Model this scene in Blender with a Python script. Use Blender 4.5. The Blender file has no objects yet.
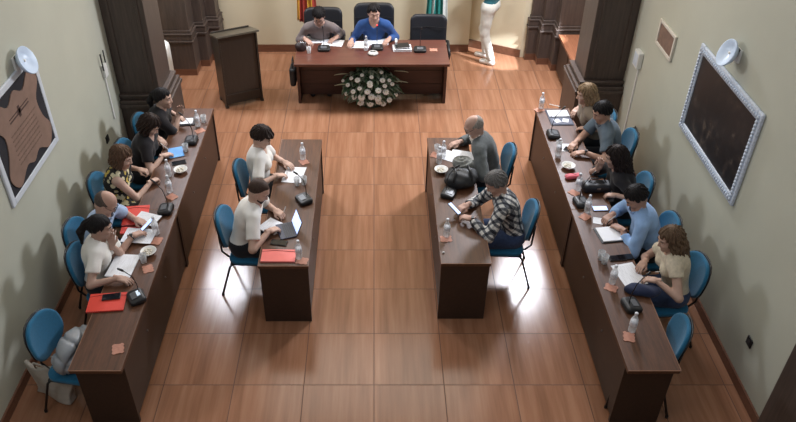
import bpy, bmesh, math, random
import numpy as np
from mathutils import Vector, Matrix, Euler
rnd = random.Random(7)
SC = bpy.context.scene
COL = SC.collection
R = math.radians
PI = math.pi

# ------------------------------------------------------------------ camera maths (photo pixel -> point at height z)
FPX, CX, CY = 740.0, 374.0, 211.0
TILT = math.atan(0.75)
CT, ST = math.cos(TILT), math.sin(TILT)
TILE = 0.62
CAMH = 8.32 * TILE

def P(u, v, z=0.0):
    a = (u - CX) / FPX; b = (CY - v) / FPX
    d = (a, CT + b * ST, -ST + b * CT)
    k = (z - CAMH) / d[2]
    return Vector((d[0] * k, d[1] * k, z))

cam = bpy.data.cameras.new('camera')
cam.sensor_fit = 'HORIZONTAL'; cam.sensor_width = 36.0
cam.lens = 36.0 * FPX / 796.0
cam.shift_x = (398.0 - CX) / 796.0
cam.clip_end = 60
co = bpy.data.objects.new('camera', cam); COL.objects.link(co)
co.location = (0, 0, CAMH)
co.rotation_euler = (PI / 2 - TILT, 0, 0)
SC.camera = co

# ------------------------------------------------------------------ materials
def lin(c):
    o = []
    for x in c[:3]:
        x /= 255.0
        o.append(x / 12.92 if x <= 0.04045 else ((x + 0.055) / 1.055) ** 2.4)
    return (o[0], o[1], o[2], 1.0)

MATS = {}
class NT:
    def __init__(s, name):
        s.m = bpy.data.materials.new(name); s.m.use_nodes = True
        s.t = s.m.node_tree; s.n = s.t.nodes; s.l = s.t.links
        s.b = s.n['Principled BSDF']
    def node(s, t, **kw):
        n = s.n.new(t)
        for k, v in kw.items(): setattr(n, k, v)
        return n
    def link(s, a, b): s.l.new(a, b)
    def math(s, op, a, b=None, c=None):
        n = s.n.new('ShaderNodeMath'); n.operation = op
        for i, x in enumerate((a, b, c)):
            if x is None: continue
            if isinstance(x, (int, float)): n.inputs[i].default_value = x
            else: s.l.new(x, n.inputs[i])
        return n.outputs[0]
    def mix(s, f, a, b, mode='MIX'):
        n = s.n.new('ShaderNodeMix'); n.data_type = 'RGBA'; n.blend_type = mode
        for x, i in ((f, 0), (a, 6), (b, 7)):
            if isinstance(x, (int, float)): n.inputs[i].default_value = x
            elif isinstance(x, tuple): n.inputs[i].default_value = x
            else: s.l.new(x, n.inputs[i])
        return n.outputs[2]
    def obj(s, scale=(1, 1, 1), src='Object', rot=(0, 0, 0)):
        tc = s.n.new('ShaderNodeTexCoord'); mp = s.n.new('ShaderNodeMapping')
        mp.inputs['Scale'].default_value = scale; mp.inputs['Rotation'].default_value = rot
        s.l.new(tc.outputs[src], mp.inputs[0]); return mp.outputs[0]
    def noise(s, vec, scale=5, detail=3, rough=0.5):
        n = s.n.new('ShaderNodeTexNoise'); n.inputs['Scale'].default_value = scale
        n.inputs['Detail'].default_value = detail; n.inputs['Roughness'].default_value = rough
        s.l.new(vec, n.inputs['Vector']); return n.outputs['Fac']
    def ramp(s, f, stops):
        n = s.n.new('ShaderNodeValToRGB'); e = n.color_ramp.elements
        while len(e) < len(stops): e.new(0.5)
        for el, (p, c) in zip(e, stops): el.position = p; el.color = c
        s.l.new(f, n.inputs[0]); return n.outputs[0]
    def bump(s, f, strength=0.3, dist=0.01):
        n = s.n.new('ShaderNodeBump'); n.inputs['Strength'].default_value = strength
        n.inputs['Distance'].default_value = dist
        s.l.new(f, n.inputs['Height']); s.l.new(n.outputs[0], s.b.inputs['Normal'])
    def color(s, x):
        if isinstance(x, tuple): s.b.inputs['Base Color'].default_value = x
        else: s.l.new(x, s.b.inputs['Base Color'])

def mul(c, k): return (c[0] * k, c[1] * k, c[2] * k, 1.0)

def mat(name, rgb, rough=0.6, vary=0.12, scale=12.0, metal=0.0, bump=0.0, bscale=80.0, spec=0.5, coat=0.0, sheen=0.0):
    if name in MATS: return MATS[name]
    s = NT(name); c = lin(rgb)
    v = s.obj()
    f = s.noise(v, scale, 3)
    s.color(s.ramp(f, [(0.3, mul(c, 1 - vary)), (0.7, mul(c, 1 + vary))]))
    s.b.inputs['Roughness'].default_value = rough
    s.b.inputs['Metallic'].default_value = metal
    s.b.inputs['Specular IOR Level'].default_value = spec
    if coat: s.b.inputs['Coat Weight'].default_value = coat
    if sheen: s.b.inputs['Sheen Weight'].default_value = sheen
    if bump: s.bump(s.noise(v, bscale, 2), bump, 0.004)
    MATS[name] = s.m
    return s.m

def wood(name, a, b, rough=0.35, axis=0, scale=6.0, coat=0.1):
    if name in MATS: return MATS[name]
    s = NT(name)
    sc = [14.0, 14.0, 14.0]; sc[axis] = 1.0
    f = s.noise(s.obj(tuple(sc)), scale * 0.5, 5, 0.6)
    g = s.noise(s.obj(tuple(k * 3 for k in sc)), scale, 3, 0.6)
    h = s.math('ADD', s.math('MULTIPLY', f, 0.7), s.math('MULTIPLY', g, 0.3))
    s.color(s.ramp(h, [(0.32, lin(a)), (0.66, lin(b))]))
    s.b.inputs['Roughness'].default_value = rough
    s.b.inputs['Coat Weight'].default_value = coat
    s.b.inputs['Coat Roughness'].default_value = 0.3
    MATS[name] = s.m
    return s.m

def glassy(name, rgb=(235, 240, 240), rough=0.05, ior=1.33):
    if name in MATS: return MATS[name]
    s = NT(name)
    f = s.noise(s.obj(), 30, 2)
    c = lin(rgb)
    s.color(s.ramp(f, [(0.3, mul(c, 0.93)), (0.7, c)]))
    s.b.inputs['Roughness'].default_value = rough
    s.b.inputs['Transmission Weight'].default_value = 0.85
    s.b.inputs['IOR'].default_value = ior
    MATS[name] = s.m
    return s.m

def clear(name, rgb, k=0.62):
    s = NT(name); c = lin(rgb)
    f = s.noise(s.obj(), 30, 2)
    s.color(s.ramp(f, [(0.3, mul(c, 0.9)), (0.7, c)])); s.b.inputs['Roughness'].default_value = 0.08
    tr = s.node('ShaderNodeBsdfTransparent'); lw = s.node('ShaderNodeLayerWeight'); lw.inputs[0].default_value = 0.35
    mx = s.node('ShaderNodeMixShader')
    s.link(s.math('MULTIPLY_ADD', lw.outputs['Facing'], 0.5, 1 - k - 0.1), mx.inputs[0])
    s.link(tr.outputs[0], mx.inputs[1]); s.link(s.b.outputs[0], mx.inputs[2])
    s.link(mx.outputs[0], s.n['Material Output'].inputs['Surface']); MATS[name] = s.m
    return s.m

def screen_mat(name, rgb, strength):
    if name in MATS: return MATS[name]
    s = NT(name); c = lin(rgb)
    f = s.noise(s.obj((30, 30, 30)), 1.5, 1)
    k = s.ramp(f, [(0.4, mul(c, 0.8)), (0.6, c)])
    s.color(k); s.link(k, s.b.inputs['Emission Color'])
    s.b.inputs['Emission Strength'].default_value = strength
    s.b.inputs['Roughness'].default_value = 0.15
    MATS[name] = s.m
    return s.m

def wall_mat(name, rgb, k=0.06):
    s = NT(name); c = lin(rgb)
    v = s.obj()
    f = s.noise(v, 0.8, 4, 0.6)
    s.color(s.ramp(f, [(0.3, mul(c, 1 - k)), (0.7, mul(c, 1 + k))]))
    s.b.inputs['Roughness'].default_value = 0.75
    s.b.inputs['Specular IOR Level'].default_value = 0.3
    s.bump(s.noise(v, 60, 3), 0.12, 0.004)
    return s.m

def floor_mat():
    s = NT('wood look floor tiles')
    g = s.node('ShaderNodeNewGeometry')
    sp = s.node('ShaderNodeSeparateXYZ'); s.link(g.outputs['Position'], sp.inputs[0])
    tx = s.math('DIVIDE', sp.outputs[0], TILE)
    ty = s.math('DIVIDE', s.math('SUBTRACT', sp.outputs[1], 4.314), TILE)
    ix, iy = s.math('FLOOR', tx), s.math('FLOOR', ty)
    cb = s.node('ShaderNodeCombineXYZ'); s.link(ix, cb.inputs[0]); s.link(iy, cb.inputs[1])
    wn = s.node('ShaderNodeTexWhiteNoise'); wn.noise_dimensions = '2D'; s.link(cb.outputs[0], wn.inputs['Vector'])
    # grain runs along Y, offset per tile
    off = s.node('ShaderNodeVectorMath'); off.operation = 'SCALE'; off.inputs[3].default_value = 9.0
    s.link(wn.outputs['Color'], off.inputs[0])
    ad = s.node('ShaderNodeVectorMath'); ad.operation = 'ADD'
    s.link(g.outputs['Position'], ad.inputs[0]); s.link(off.outputs[0], ad.inputs[1])
    mp = s.node('ShaderNodeMapping'); mp.inputs['Scale'].default_value = (9.0, 0.55, 1.0)
    s.link(ad.outputs[0], mp.inputs[0])
    n1 = s.noise(mp.outputs[0], 1.3, 3, 0.55)
    mp2 = s.node('ShaderNodeMapping'); mp2.inputs['Scale'].default_value = (30.0, 1.4, 1.0)
    s.link(ad.outputs[0], mp2.inputs[0])
    n2 = s.noise(mp2.outputs[0], 1.5, 3, 0.6)
    h = s.math('ADD', s.math('MULTIPLY', n1, 0.75), s.math('MULTIPLY', n2, 0.25))
    base = s.ramp(h, [(0.32, lin((130, 90, 66))), (0.5, lin((148, 104, 78))), (0.7, lin((163, 120, 93)))])
    tint = s.math('ADD', s.math('MULTIPLY', wn.outputs['Value'], 0.08), 0.96)
    cc = s.node('ShaderNodeCombineXYZ')
    for i in range(3): s.link(tint, cc.inputs[i])
    col = s.mix(1.0, base, cc.outputs[0], 'MULTIPLY')
    ex = s.math('PINGPONG', tx, 0.5); ey = s.math('PINGPONG', ty, 0.5)
    ed = s.math('MINIMUM', ex, ey)
    gm = s.math('LESS_THAN', ed, 0.006)
    s.color(s.mix(gm, col, lin((92, 64, 50))))
    s.link(s.math('ADD', s.math('MULTIPLY', gm, 0.4), s.math('ADD', s.math('MULTIPLY', n2, 0.05), 0.16)), s.b.inputs['Roughness'])
    s.b.inputs['Specular IOR Level'].default_value = 0.26
    return s.m

# ------------------------------------------------------------------ mesh builder
class MB:
    def __init__(s): s.v = []; s.f = []; s.m = []
    def add(s, vs, fs, mi=0):
        o = len(s.v); s.v += [tuple(v) for v in vs]
        s.f += [tuple(i + o for i in f) for f in fs]; s.m += [mi] * len(fs); return s
    def box(s, c, d, rot=None, mi=0):
        x, y, z = d[0] / 2, d[1] / 2, d[2] / 2
        vs = [Vector(p) for p in ((-x,-y,-z),(x,-y,-z),(x,y,-z),(-x,y,-z),(-x,-y,z),(x,-y,z),(x,y,z),(-x,y,z))]
        if rot: 
            m = Euler(rot).to_matrix(); vs = [m @ v for v in vs]
        c = Vector(c)
        return s.add([v + c for v in vs], [(3,2,1,0),(4,5,6,7),(0,1,5,4),(1,2,6,5),(2,3,7,6),(3,0,4,7)], mi)
    def b2(s, lo, hi, mi=0):
        return s.box([(a + b) / 2 for a, b in zip(lo, hi)], [b - a for a, b in zip(lo, hi)], None, mi)
    def prism(s, poly, z0, z1, mi=0):
        n = len(poly)
        vs = [(x, y, z0) for x, y in poly] + [(x, y, z1) for x, y in poly]
        a = sum(poly[i][0] * poly[(i+1) % n][1] - poly[(i+1) % n][0] * poly[i][1] for i in range(n))
        idx = list(range(n))
        fs = [tuple(reversed(idx)), tuple(i + n for i in idx)] + [(i, (i+1) % n, (i+1) % n + n, i + n) for i in range(n)]
        if a < 0: fs = [tuple(reversed(f)) for f in fs]
        return s.add(vs, fs, mi)
    def lathe(s, prof, seg=20, c=(0, 0, 0), mi=0):
        vs, fs = [], []; n = len(prof)
        for r, z in prof:
            for k in range(seg):
                a = 2 * PI * k / seg; vs.append((c[0] + r * math.cos(a), c[1] + r * math.sin(a), c[2] + z))
        for i in range(n - 1):
            for k in range(seg):
                k2 = (k + 1) % seg
                fs.append((i*seg + k, i*seg + k2, (i+1)*seg + k2, (i+1)*seg + k))
        fs.append(tuple(reversed(range(seg)))); fs.append(tuple((n-1)*seg + k for k in range(seg)))
        return s.add(vs, fs, mi)
    def tube(s, pts, r, seg=10, mi=0, cap=True):
        pts = [Vector(p) for p in pts]; n = len(pts)
        rr = r if isinstance(r, (list, tuple)) else [r] * n
        vs, fs = [], []; up = None
        for i, p in enumerate(pts):
            t = (pts[min(i+1, n-1)] - pts[max(i-1, 0)]).normalized()
            if up is None:
                up = t.orthogonal().normalized()
            up = (up - t * up.dot(t)).normalized(); w = t.cross(up)
            for k in range(seg):
                a = 2 * PI * k / seg; vs.append(p + (up * math.cos(a) + w * math.sin(a)) * rr[i])
        for i in range(n - 1):
            for k in range(seg):
                k2 = (k + 1) % seg
                fs.append((i*seg + k, i*seg + k2, (i+1)*seg + k2, (i+1)*seg + k))
        if cap:
            fs.append(tuple(reversed(range(seg)))); fs.append(tuple((n-1)*seg + k for k in range(seg)))
        return s.add(vs, fs, mi)
    def sphere(s, c, r, seg=12, rings=8, mi=0):
        rx = r if isinstance(r, (list, tuple)) else (r, r, r)
        vs = [(c[0], c[1], c[2] - rx[2])]; fs = []
        for i in range(1, rings):
            a = -PI/2 + PI * i / rings
            for k in range(seg):
                b = 2 * PI * k / seg
                vs.append((c[0] + rx[0]*math.cos(a)*math.cos(b), c[1] + rx[1]*math.cos(a)*math.sin(b), c[2] + rx[2]*math.sin(a)))
        vs.append((c[0], c[1], c[2] + rx[2])); L = len(vs) - 1
        for k in range(seg):
            k2 = (k+1) % seg
            fs.append((0, 1 + k2, 1 + k)); fs.append((L, L - seg + k, L - seg + k2))
            for i in range(rings - 2):
                a = 1 + i*seg; fs.append((a + k, a + k2, a + seg + k2, a + seg + k))
        return s.add(vs, fs, mi)
    def xf(s, m):
        s.v = [tuple(m @ Vector(v)) for v in s.v]; return s
    def build(s, name, mats, parent=None, smooth=False, bevel=0.0, seg=2, loc=None, solid=0.0, sub=0):
        me = bpy.data.meshes.new(name)
        me.from_pydata(s.v, [], s.f); me.validate()
        if not isinstance(mats, (list, tuple)): mats = [mats]
        for m in mats: me.materials.append(m)
        if len(mats) > 1:
            for p, mi in zip(me.polygons, s.m): p.material_index = mi
        if smooth:
            for p in me.polygons: p.use_smooth = True
        o = bpy.data.objects.new(name, me); COL.objects.link(o)
        if parent: o.parent = parent
        if loc is not None: o.location = loc
        if solid:
            md = o.modifiers.new('solid', 'SOLIDIFY'); md.thickness = solid; md.offset = 0
        if sub:
            md = o.modifiers.new('sub', 'SUBSURF'); md.levels = sub; md.render_levels = sub
        if bevel:
            md = o.modifiers.new('bevel', 'BEVEL'); md.width = bevel; md.segments = seg
            md.limit_method = 'ANGLE'; md.angle_limit = R(35)
        return o

def tag(o, label, cat, group=None):
    o['label'] = label; o['category'] = cat
    if group: o['group'] = group
    return o
def thing(name, label, cat, loc=(0, 0, 0), rz=0.0, group=None):
    o = bpy.data.objects.new(name, None); COL.objects.link(o)
    o.empty_display_size = 0.1
    o.location = loc; o.rotation_euler = (0, 0, rz)
    return tag(o, label, cat, group)
def struct(o): o['kind'] = 'structure'; return o
KIDS = {}
def copy_tree(o, parent=None):
    c = o.copy(); COL.objects.link(c)
    if parent: c.parent = parent
    for ch in list(o.children): copy_tree(ch, c)
    return c
PROTO = {}
def spawn(kind, maker, loc, rz, label, group=None, cat=None):
    if kind not in PROTO:
        o = maker(); PROTO[kind] = o
    else:
        o = copy_tree(PROTO[kind])
    o.location = loc; o.rotation_euler = (0, 0, rz); o['label'] = label
    if cat: o['category'] = cat
    if group: o['group'] = group
    elif 'group' in o: del o['group']
    return o

# ------------------------------------------------------------------ implicit surfaces for bodies, clothes and soft things
F4 = np.float32
def nets(fn, lo, hi, h):
    lo = np.array(lo, F4); hi = np.array(hi, F4)
    n = np.ceil((hi - lo) / h).astype(int) + 1
    ax = [lo[i] + h * np.arange(n[i], dtype=F4) for i in range(3)]
    X, Y, Z = np.meshgrid(*ax, indexing='ij')
    V = fn(X, Y, Z).astype(F4)
    S = V < 0
    m = n - 1
    cnt = np.zeros(m, np.int8)
    def sl(a, d): return a[d[0]:d[0] + m[0], d[1]:d[1] + m[1], d[2]:d[2] + m[2]]
    cor = [(i, j, k) for i in (0, 1) for j in (0, 1) for k in (0, 1)]
    for d in cor: cnt += sl(S, d)
    act = (cnt > 0) & (cnt < 8)
    ids = np.argwhere(act)
    if len(ids) == 0: return [], []
    acc = np.zeros((len(ids), 3), F4); num = np.zeros(len(ids), F4)
    I, J, K = ids.T
    for a in cor:
        for axis in range(3):
            if a[axis]: continue
            b = list(a); b[axis] = 1
            va = V[I + a[0], J + a[1], K + a[2]]; vb = V[I + b[0], J + b[1], K + b[2]]
            c = (va < 0) != (vb < 0)
            t = np.where(c, va / np.where(c, va - vb, 1), 0)
            p = np.tile(np.array(a, F4), (len(ids), 1)); p[:, axis] = t
            acc[c] += p[c]; num[c] += 1
    vs = (ids + acc / num[:, None]) * h + lo
    idx = -np.ones(m, np.int64); idx[I, J, K] = np.arange(len(ids))
    faces = []
    for axis in range(3):
        o1, o2 = [(1, 2), (2, 0), (0, 1)][axis]
        A = [slice(None)] * 3; A[axis] = slice(0, n[axis] - 1); B = [slice(None)] * 3; B[axis] = slice(1, n[axis])
        sa, sb = S[tuple(A)], S[tuple(B)]
        e = np.argwhere(sa != sb)
        ok = (e[:, o1] > 0) & (e[:, o1] < n[o1] - 1) & (e[:, o2] > 0) & (e[:, o2] < n[o2] - 1)
        e = e[ok]
        if not len(e): continue
        def cell(d1, d2):
            q = e.copy(); q[:, o1] += d1; q[:, o2] += d2
            return idx[q[:, 0], q[:, 1], q[:, 2]]
        q = np.stack([cell(-1, -1), cell(0, -1), cell(0, 0), cell(-1, 0)], 1)
        ins = sa[e[:, 0], e[:, 1], e[:, 2]]
        q[~ins] = q[~ins][:, ::-1]
        faces.append(q)
    fs = np.concatenate(faces)
    fs = fs[(fs >= 0).all(1)]
    return vs, fs

def ext(mb, vs, fs, mi=0):
    if len(vs): mb.add(vs.tolist(), fs.tolist(), mi)
    return mb

def smin(a, b, k):
    h = np.clip(0.5 + 0.5 * (b - a) / k, 0, 1)
    return b * (1 - h) + a * h - k * h * (1 - h)
def smax(a, b, k): return -smin(-a, -b, k)
def cone(X, Y, Z, a, b, r1, r2):
    a = np.asarray(a, F4); d = np.asarray(b, F4) - a
    L = float(d @ d) + 1e-9
    px, py, pz = X - a[0], Y - a[1], Z - a[2]
    t = np.clip((px * d[0] + py * d[1] + pz * d[2]) / L, 0, 1)
    return np.sqrt((px - t*d[0])**2 + (py - t*d[1])**2 + (pz - t*d[2])**2) - (r1 + (r2 - r1) * t)
def ell(X, Y, Z, c, r, rot=None):
    px, py, pz = X - F4(c[0]), Y - F4(c[1]), Z - F4(c[2])
    if rot is not None:      # rot = 3x3 whose columns are the axes
        m = np.asarray(rot, F4)
        px, py, pz = (px*m[0, i] + py*m[1, i] + pz*m[2, i] for i in range(3))
    k0 = np.sqrt((px/r[0])**2 + (py/r[1])**2 + (pz/r[2])**2)
    k1 = np.sqrt((px/r[0]**2)**2 + (py/r[1]**2)**2 + (pz/r[2]**2)**2) + 1e-6
    return k0 * (k0 - 1) / k1
def rbox(X, Y, Z, c, hs, r, rot=None):
    px, py, pz = X - F4(c[0]), Y - F4(c[1]), Z - F4(c[2])
    if rot is not None:
        m = np.asarray(rot, F4)
        px, py, pz = (px*m[0, i] + py*m[1, i] + pz*m[2, i] for i in range(3))
    qx, qy, qz = np.abs(px) - hs[0] + r, np.abs(py) - hs[1] + r, np.abs(pz) - hs[2] + r
    return np.sqrt(np.maximum(qx, 0)**2 + np.maximum(qy, 0)**2 + np.maximum(qz, 0)**2) + np.minimum(np.maximum(qx, np.maximum(qy, qz)), 0) - r
# ------------------------------------------------------------------ people
def V3(*a): return np.array(a, float)
def unit(v): v = np.asarray(v, float); return v / (np.linalg.norm(v) + 1e-9)

def skin_mats(tone, hair):
    k = 'skin %d %d %d' % tone
    return [mat(k, tone, 0.55, 0.05, 20, spec=0.4, bump=0.05, bscale=200), mat('eye white', (225, 222, 215), 0.3, 0.02),
            mat('dark iris', (40, 28, 22), 0.25, 0.05), mat('brow %d %d %d' % hair, hair, 0.8, 0.2, 60),
            mat('lips %d' % tone[0], (max(tone[0] - 36, 0), int(tone[1] * 0.62), int(tone[2] * 0.62)), 0.5, 0.05)]

def head_sdf(X, Y, Z, fem, nk0, nk1, nr):
    w = 0.94 if fem else 1.0
    d = ell(X, Y, Z, (0, -0.012, 0.022), (0.077 * w, 0.098, 0.096))
    d = smin(d, ell(X, Y, Z, (0, 0.022, -0.045), (0.060 * w, 0.072, 0.074)), 0.03)
    d = smin(d, ell(X, Y, Z, (0, 0.066, -0.098), (0.026 * w, 0.024, 0.020)), 0.03)
    for sx in (-1, 1):
        d = smin(d, ell(X, Y, Z, (sx * 0.042 * w, 0.062, -0.025), (0.022, 0.024, 0.022)), 0.025)   # cheeks
        d = smax(d, -ell(X, Y, Z, (sx * 0.032, 0.098, 0.010), (0.018, 0.016, 0.012)), 0.014)        # sockets
        ear = smax(ell(X, Y, Z, (sx * 0.078 * w, -0.004, -0.006), (0.011, 0.020, 0.031)),
                   -ell(X, Y, Z, (sx * 0.090 * w, 0.002, -0.004), (0.009, 0.011, 0.018)), 0.006)
        d = smin(d, ear, 0.008)
        d = smin(d, cone(X, Y, Z, (sx * 0.012, 0.084, 0.030), (sx * 0.048 * w, 0.070, 0.030), 0.008, 0.007), 0.014)  # brow
    d = smin(d, cone(X, Y, Z, (0, 0.084, 0.010), (0, 0.103, -0.027), 0.008, 0.0125), 0.012)          # nose
    for sx in (-1, 1):
        d = smin(d, ell(X, Y, Z, (sx * 0.012, 0.092, -0.031), (0.009, 0.010, 0.008)), 0.008)
    d = smin(d, cone(X, Y, Z, (-0.017, 0.080, -0.058), (0.017, 0.080, -0.058), 0.008, 0.008), 0.012)  # mouth
    d = smin(d, cone(X, Y, Z, nk0, nk1, nr * 0.98, nr * 1.02), 0.03)
    return d

def hand_sdf(X, Y, Z, sg, curl, k=1.0):
    d = rbox(X, Y, Z, (0, 0.046, 0), (0.038, 0.046, 0.0135), 0.012)
    d = smin(d, cone(X, Y, Z, (0, -0.05, 0), (0, 0.012, 0), 0.026, 0.024), 0.02)
    bx = (-0.029, -0.010, 0.010, 0.028); by = (0.086, 0.091, 0.088, 0.080); ln = (0.072, 0.081, 0.075, 0.058)
    for i in range(4):
        p = V3(bx[i] * sg, by[i], 0.0); a = 0.12 * curl * 1.5; fan = (i - 1.5) * 0.06
        for q, fr in enumerate((0.44, 0.31, 0.25)):
            a += curl * (0.55, 0.75, 0.6)[q] * (1 + 0.12 * i)
            n = p + ln[i] * fr * V3(math.sin(fan) * sg, math.cos(a), -math.sin(a))
            r = 0.0088 - 0.0009 * q
            d = smin(d, cone(X, Y, Z, p, n, r, r - 0.0008), 0.006); p = n
    t = [V3(-0.026 * sg, 0.022, -0.004), V3(-0.050 * sg, 0.050, -0.014 - 0.008 * curl), V3(-0.050 * sg + 0.010 * curl * sg, 0.082, -0.022 - 0.014 * curl)]
    d = smin(d, cone(X, Y, Z, t[0], t[1], 0.014, 0.0105), 0.010)
    d = smin(d, cone(X, Y, Z, t[1], t[2], 0.0105, 0.0085), 0.006)
    return d

def circ(c, ax, bx, r, n=14):
    return [np.asarray(c) + r * (math.cos(2*PI*k/n) * np.asarray(ax) + math.sin(2*PI*k/n) * np.asarray(bx)) for k in range(n + 1)]

def person(label, head, rz, hl, hr, pitch=25, hyaw=0, fem=False, tone=(196, 150, 128), hair=('short', (40, 30, 25)),
           top=None, sleeve=0.62, vneck=0.0, inner=None, pants=None, shoes=(30, 28, 28), glasses=False, beard=None,
           curl=(0.5, 0.5), stand=False, belly=0.0, watch=0, collar=False, hint_out=0.75, sc=1.0, nrm=((0, 0, 1), (0, 0, 1)), hdir=(None, None), dress=False, feet=None, apron=None):
    """head, hl, hr are points in the room; rz turns the figure (it faces its own +Y)."""
    head = V3(*head); fw = V3(-math.sin(rz), math.cos(rz), 0)
    sc = sc * (0.95 if fem else 1.0)
    HN = 0.128
    Nw = head - fw * 0.045 - V3(0, 0, HN)
    hipz = 0.93 * sc if stand else 0.535
    L = 0.50 * sc
    dz = Nw[2] - hipz
    dy = math.sqrt(max(L * L - dz * dz, 0.0004))
    root = Nw - fw * dy; root[2] = 0
    e = thing('person', label, 'person', tuple(root), rz)
    c, s_ = math.cos(-rz), math.sin(-rz)
    def loc(p):
        p = V3(*p) - root
        return V3(c * p[0] - s_ * p[1], s_ * p[0] + c * p[1], p[2])
    H = loc(head); N = loc(Nw); Pv = V3(0, 0, hipz)
    sp = unit(N - Pv); fx = V3(1, 0, 0); ff = V3(0, sp[2], -sp[1])
    bow = 0.02 + 0.10 * min(dy, 0.35)
    A = Pv + (N - Pv) * 0.36 - ff * bow * 0.8; C = Pv + (N - Pv) * 0.68 - ff * bow * 0.9
    axes = np.stack([fx, ff, sp], 1)
    sw = (0.158 if fem else 0.182) * sc
    fwd_sh = 0.02
    S = {}; E = {}; W = {}; HD = {}
    L1, L2 = 0.285 * sc, 0.25 * sc
    for sd, tgt, hd in ((-1, hl, hdir[0]), (1, hr, hdir[1])):
        sh = N - sp * 0.062 + fx * sd * sw + ff * fwd_sh - (sp * 0.0)
        T = loc(tgt)
        dirn = unit(loc(V3(*tgt) + V3(*hd)) - T) if hd is not None else None
        if dirn is None:
            dv = T - sh; dv[2] *= 0.25; dirn = unit(dv + V3(-sd * 0.10, 0, 0))
        w = T - dirn * 0.075
        v = w - sh; D = np.linalg.norm(v)
        if D > L1 + L2 - 0.012:
            stretch = D - (L1 + L2 - 0.012)
            sh = sh + unit(v) * min(stretch, 0.06); v = w - sh; D = np.linalg.norm(v)
            if D > L1 + L2 - 0.008:
                print('REACH', label, round(D - L1 - L2, 3)); w = sh + unit(v) * (L1 + L2 - 0.01); v = w - sh; D = L1 + L2 - 0.01
        n = v / D
        a = (L1*L1 - L2*L2 + D*D) / (2 * D); hgt = math.sqrt(max(L1*L1 - a*a, 0))
        hint = V3(sd * hint_out, -0.15, -0.65)
        hint = unit(hint - n * (hint @ n))
        el = sh + n * a + hint * hgt
        S[sd], E[sd], W[sd], HD[sd] = sh, el, w, dirn
    # legs
    hipx = 0.088
    if stand:
        K = {sd: V3(sd * 0.10, 0.02 + (0.10 if (feet and sd == feet[0]) else 0.0), 0.50 * sc) for sd in (-1, 1)}
        An = {sd: V3(sd * 0.10, (-0.12 if (feet and sd == -feet[0]) else 0.05), 0.085) for sd in (-1, 1)}
    else:
        kx = 0.085 if fem else 0.13
        K = {sd: V3(sd * kx, 0.42 * sc, 0.505) for sd in (-1, 1)}
        An = {sd: V3(sd * (kx - 0.01), 0.36 * sc, 0.085) for sd in (-1, 1)}
    hp = {sd: Pv + V3(sd * hipx, 0.01, -0.02) for sd in (-1, 1)}
    wt = 0.92 if fem else 1.0
    def torso(X, Y, Z, q=0.0):
        d = cone(X, Y, Z, Pv + V3(-0.065, 0.0, 0), Pv + V3(0.065, 0.0, 0), 0.108 + q, 0.108 + q)
        d = smin(d, ell(X, Y, Z, A + ff * (0.01 + belly * 0.5), (0.142 * wt + belly * 0.5 + q, 0.100 + belly + q, 0.15 + q), axes), 0.06)
        d = smin(d, ell(X, Y, Z, C, (0.160 * wt + q, 0.108 + q, 0.165 + q), axes), 0.05)
        u = N - sp * 0.068 + ff * 0.005
        d = smin(d, cone(X, Y, Z, u - fx * sw * 0.72, u + fx * sw * 0.72, 0.060 + q, 0.060 + q), 0.05)
        for sd in (-1, 1):
            d = smin(d, cone(X, Y, Z, N + sp * 0.015 + fx * sd * 0.03, S[sd] - fx * sd * 0.03, 0.038 + q * 0.6, 0.046 + q), 0.035)
            if fem:
                d = smin(d, ell(X, Y, Z, C + ff * 0.095 + fx * sd * 0.07 - sp * 0.005, (0.062 + q, 0.05 + q, 0.062 + q), axes), 0.03)
        return d
    ar = 0.88 if fem else 1.0
    nkb = N - sp * 0.02; hd_r = R(-pitch)
    ry = Matrix.Rotation(R(hyaw), 3, 'Z') @ Matrix.Rotation(hd_r, 3, 'X')
    HR = np.array(ry)
    def h2l(p): return HR @ np.asarray(p, float) + H
    nkt = h2l((0, -0.022, -0.055)); nr = 0.050 if fem else 0.058
    def body(X, Y, Z):
        d = torso(X, Y, Z)
        d = smin(d, cone(X, Y, Z, nkb, nkt, nr, nr * 0.93), 0.03)
        for sd in (-1, 1):
            d = smin(d, cone(X, Y, Z, S[sd], E[sd], 0.051 * ar, 0.041 * ar), 0.035)
            d = smin(d, cone(X, Y, Z, E[sd], W[sd] + HD[sd] * 0.0, 0.043 * ar, 0.0265 * ar), 0.012)
            d = smin(d, cone(X, Y, Z, hp[sd], K[sd], 0.088, 0.060), 0.03)
            d = smin(d, cone(X, Y, Z, K[sd], An[sd], 0.058, 0.040), 0.015)
            d = smin(d, cone(X, Y, Z, An[sd] + V3(0, -0.02, -0.045), An[sd] + V3(0, 0.14, -0.055), 0.034, 0.026), 0.03)
        return d
    pts = np.array([Pv, N, nkt] + [q[sd] for q in (S, E, W, K, An, hp) for sd in (-1, 1)])
    lo, hi = pts.min(0) - 0.17, pts.max(0) + 0.17; lo[2] = 0.0; hi[2] = nkt[2] + 0.08
    mb = MB()
    vs, fs = nets(body, lo, hi, 0.0125); ext(mb, vs, fs, 0)
    # head
    hinv = HR.T
    k0 = hinv @ (nkt - H); k1 = hinv @ (nkb + (nkt - nkb) * 0.25 - H)
    vs, fs = nets(lambda X, Y, Z: head_sdf(X, Y, Z, fem, k0, k1, nr), (-0.11, -0.14, -0.17), (0.11, 0.135, 0.135), 0.0058)
    vs = np.asarray(vs) @ HR.T + H; ext(mb, vs, fs, 0)
    hm = Matrix([[*HR[i], H[i]] for i in range(3)] + [[0, 0, 0, 1]])
    f = MB()
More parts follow.
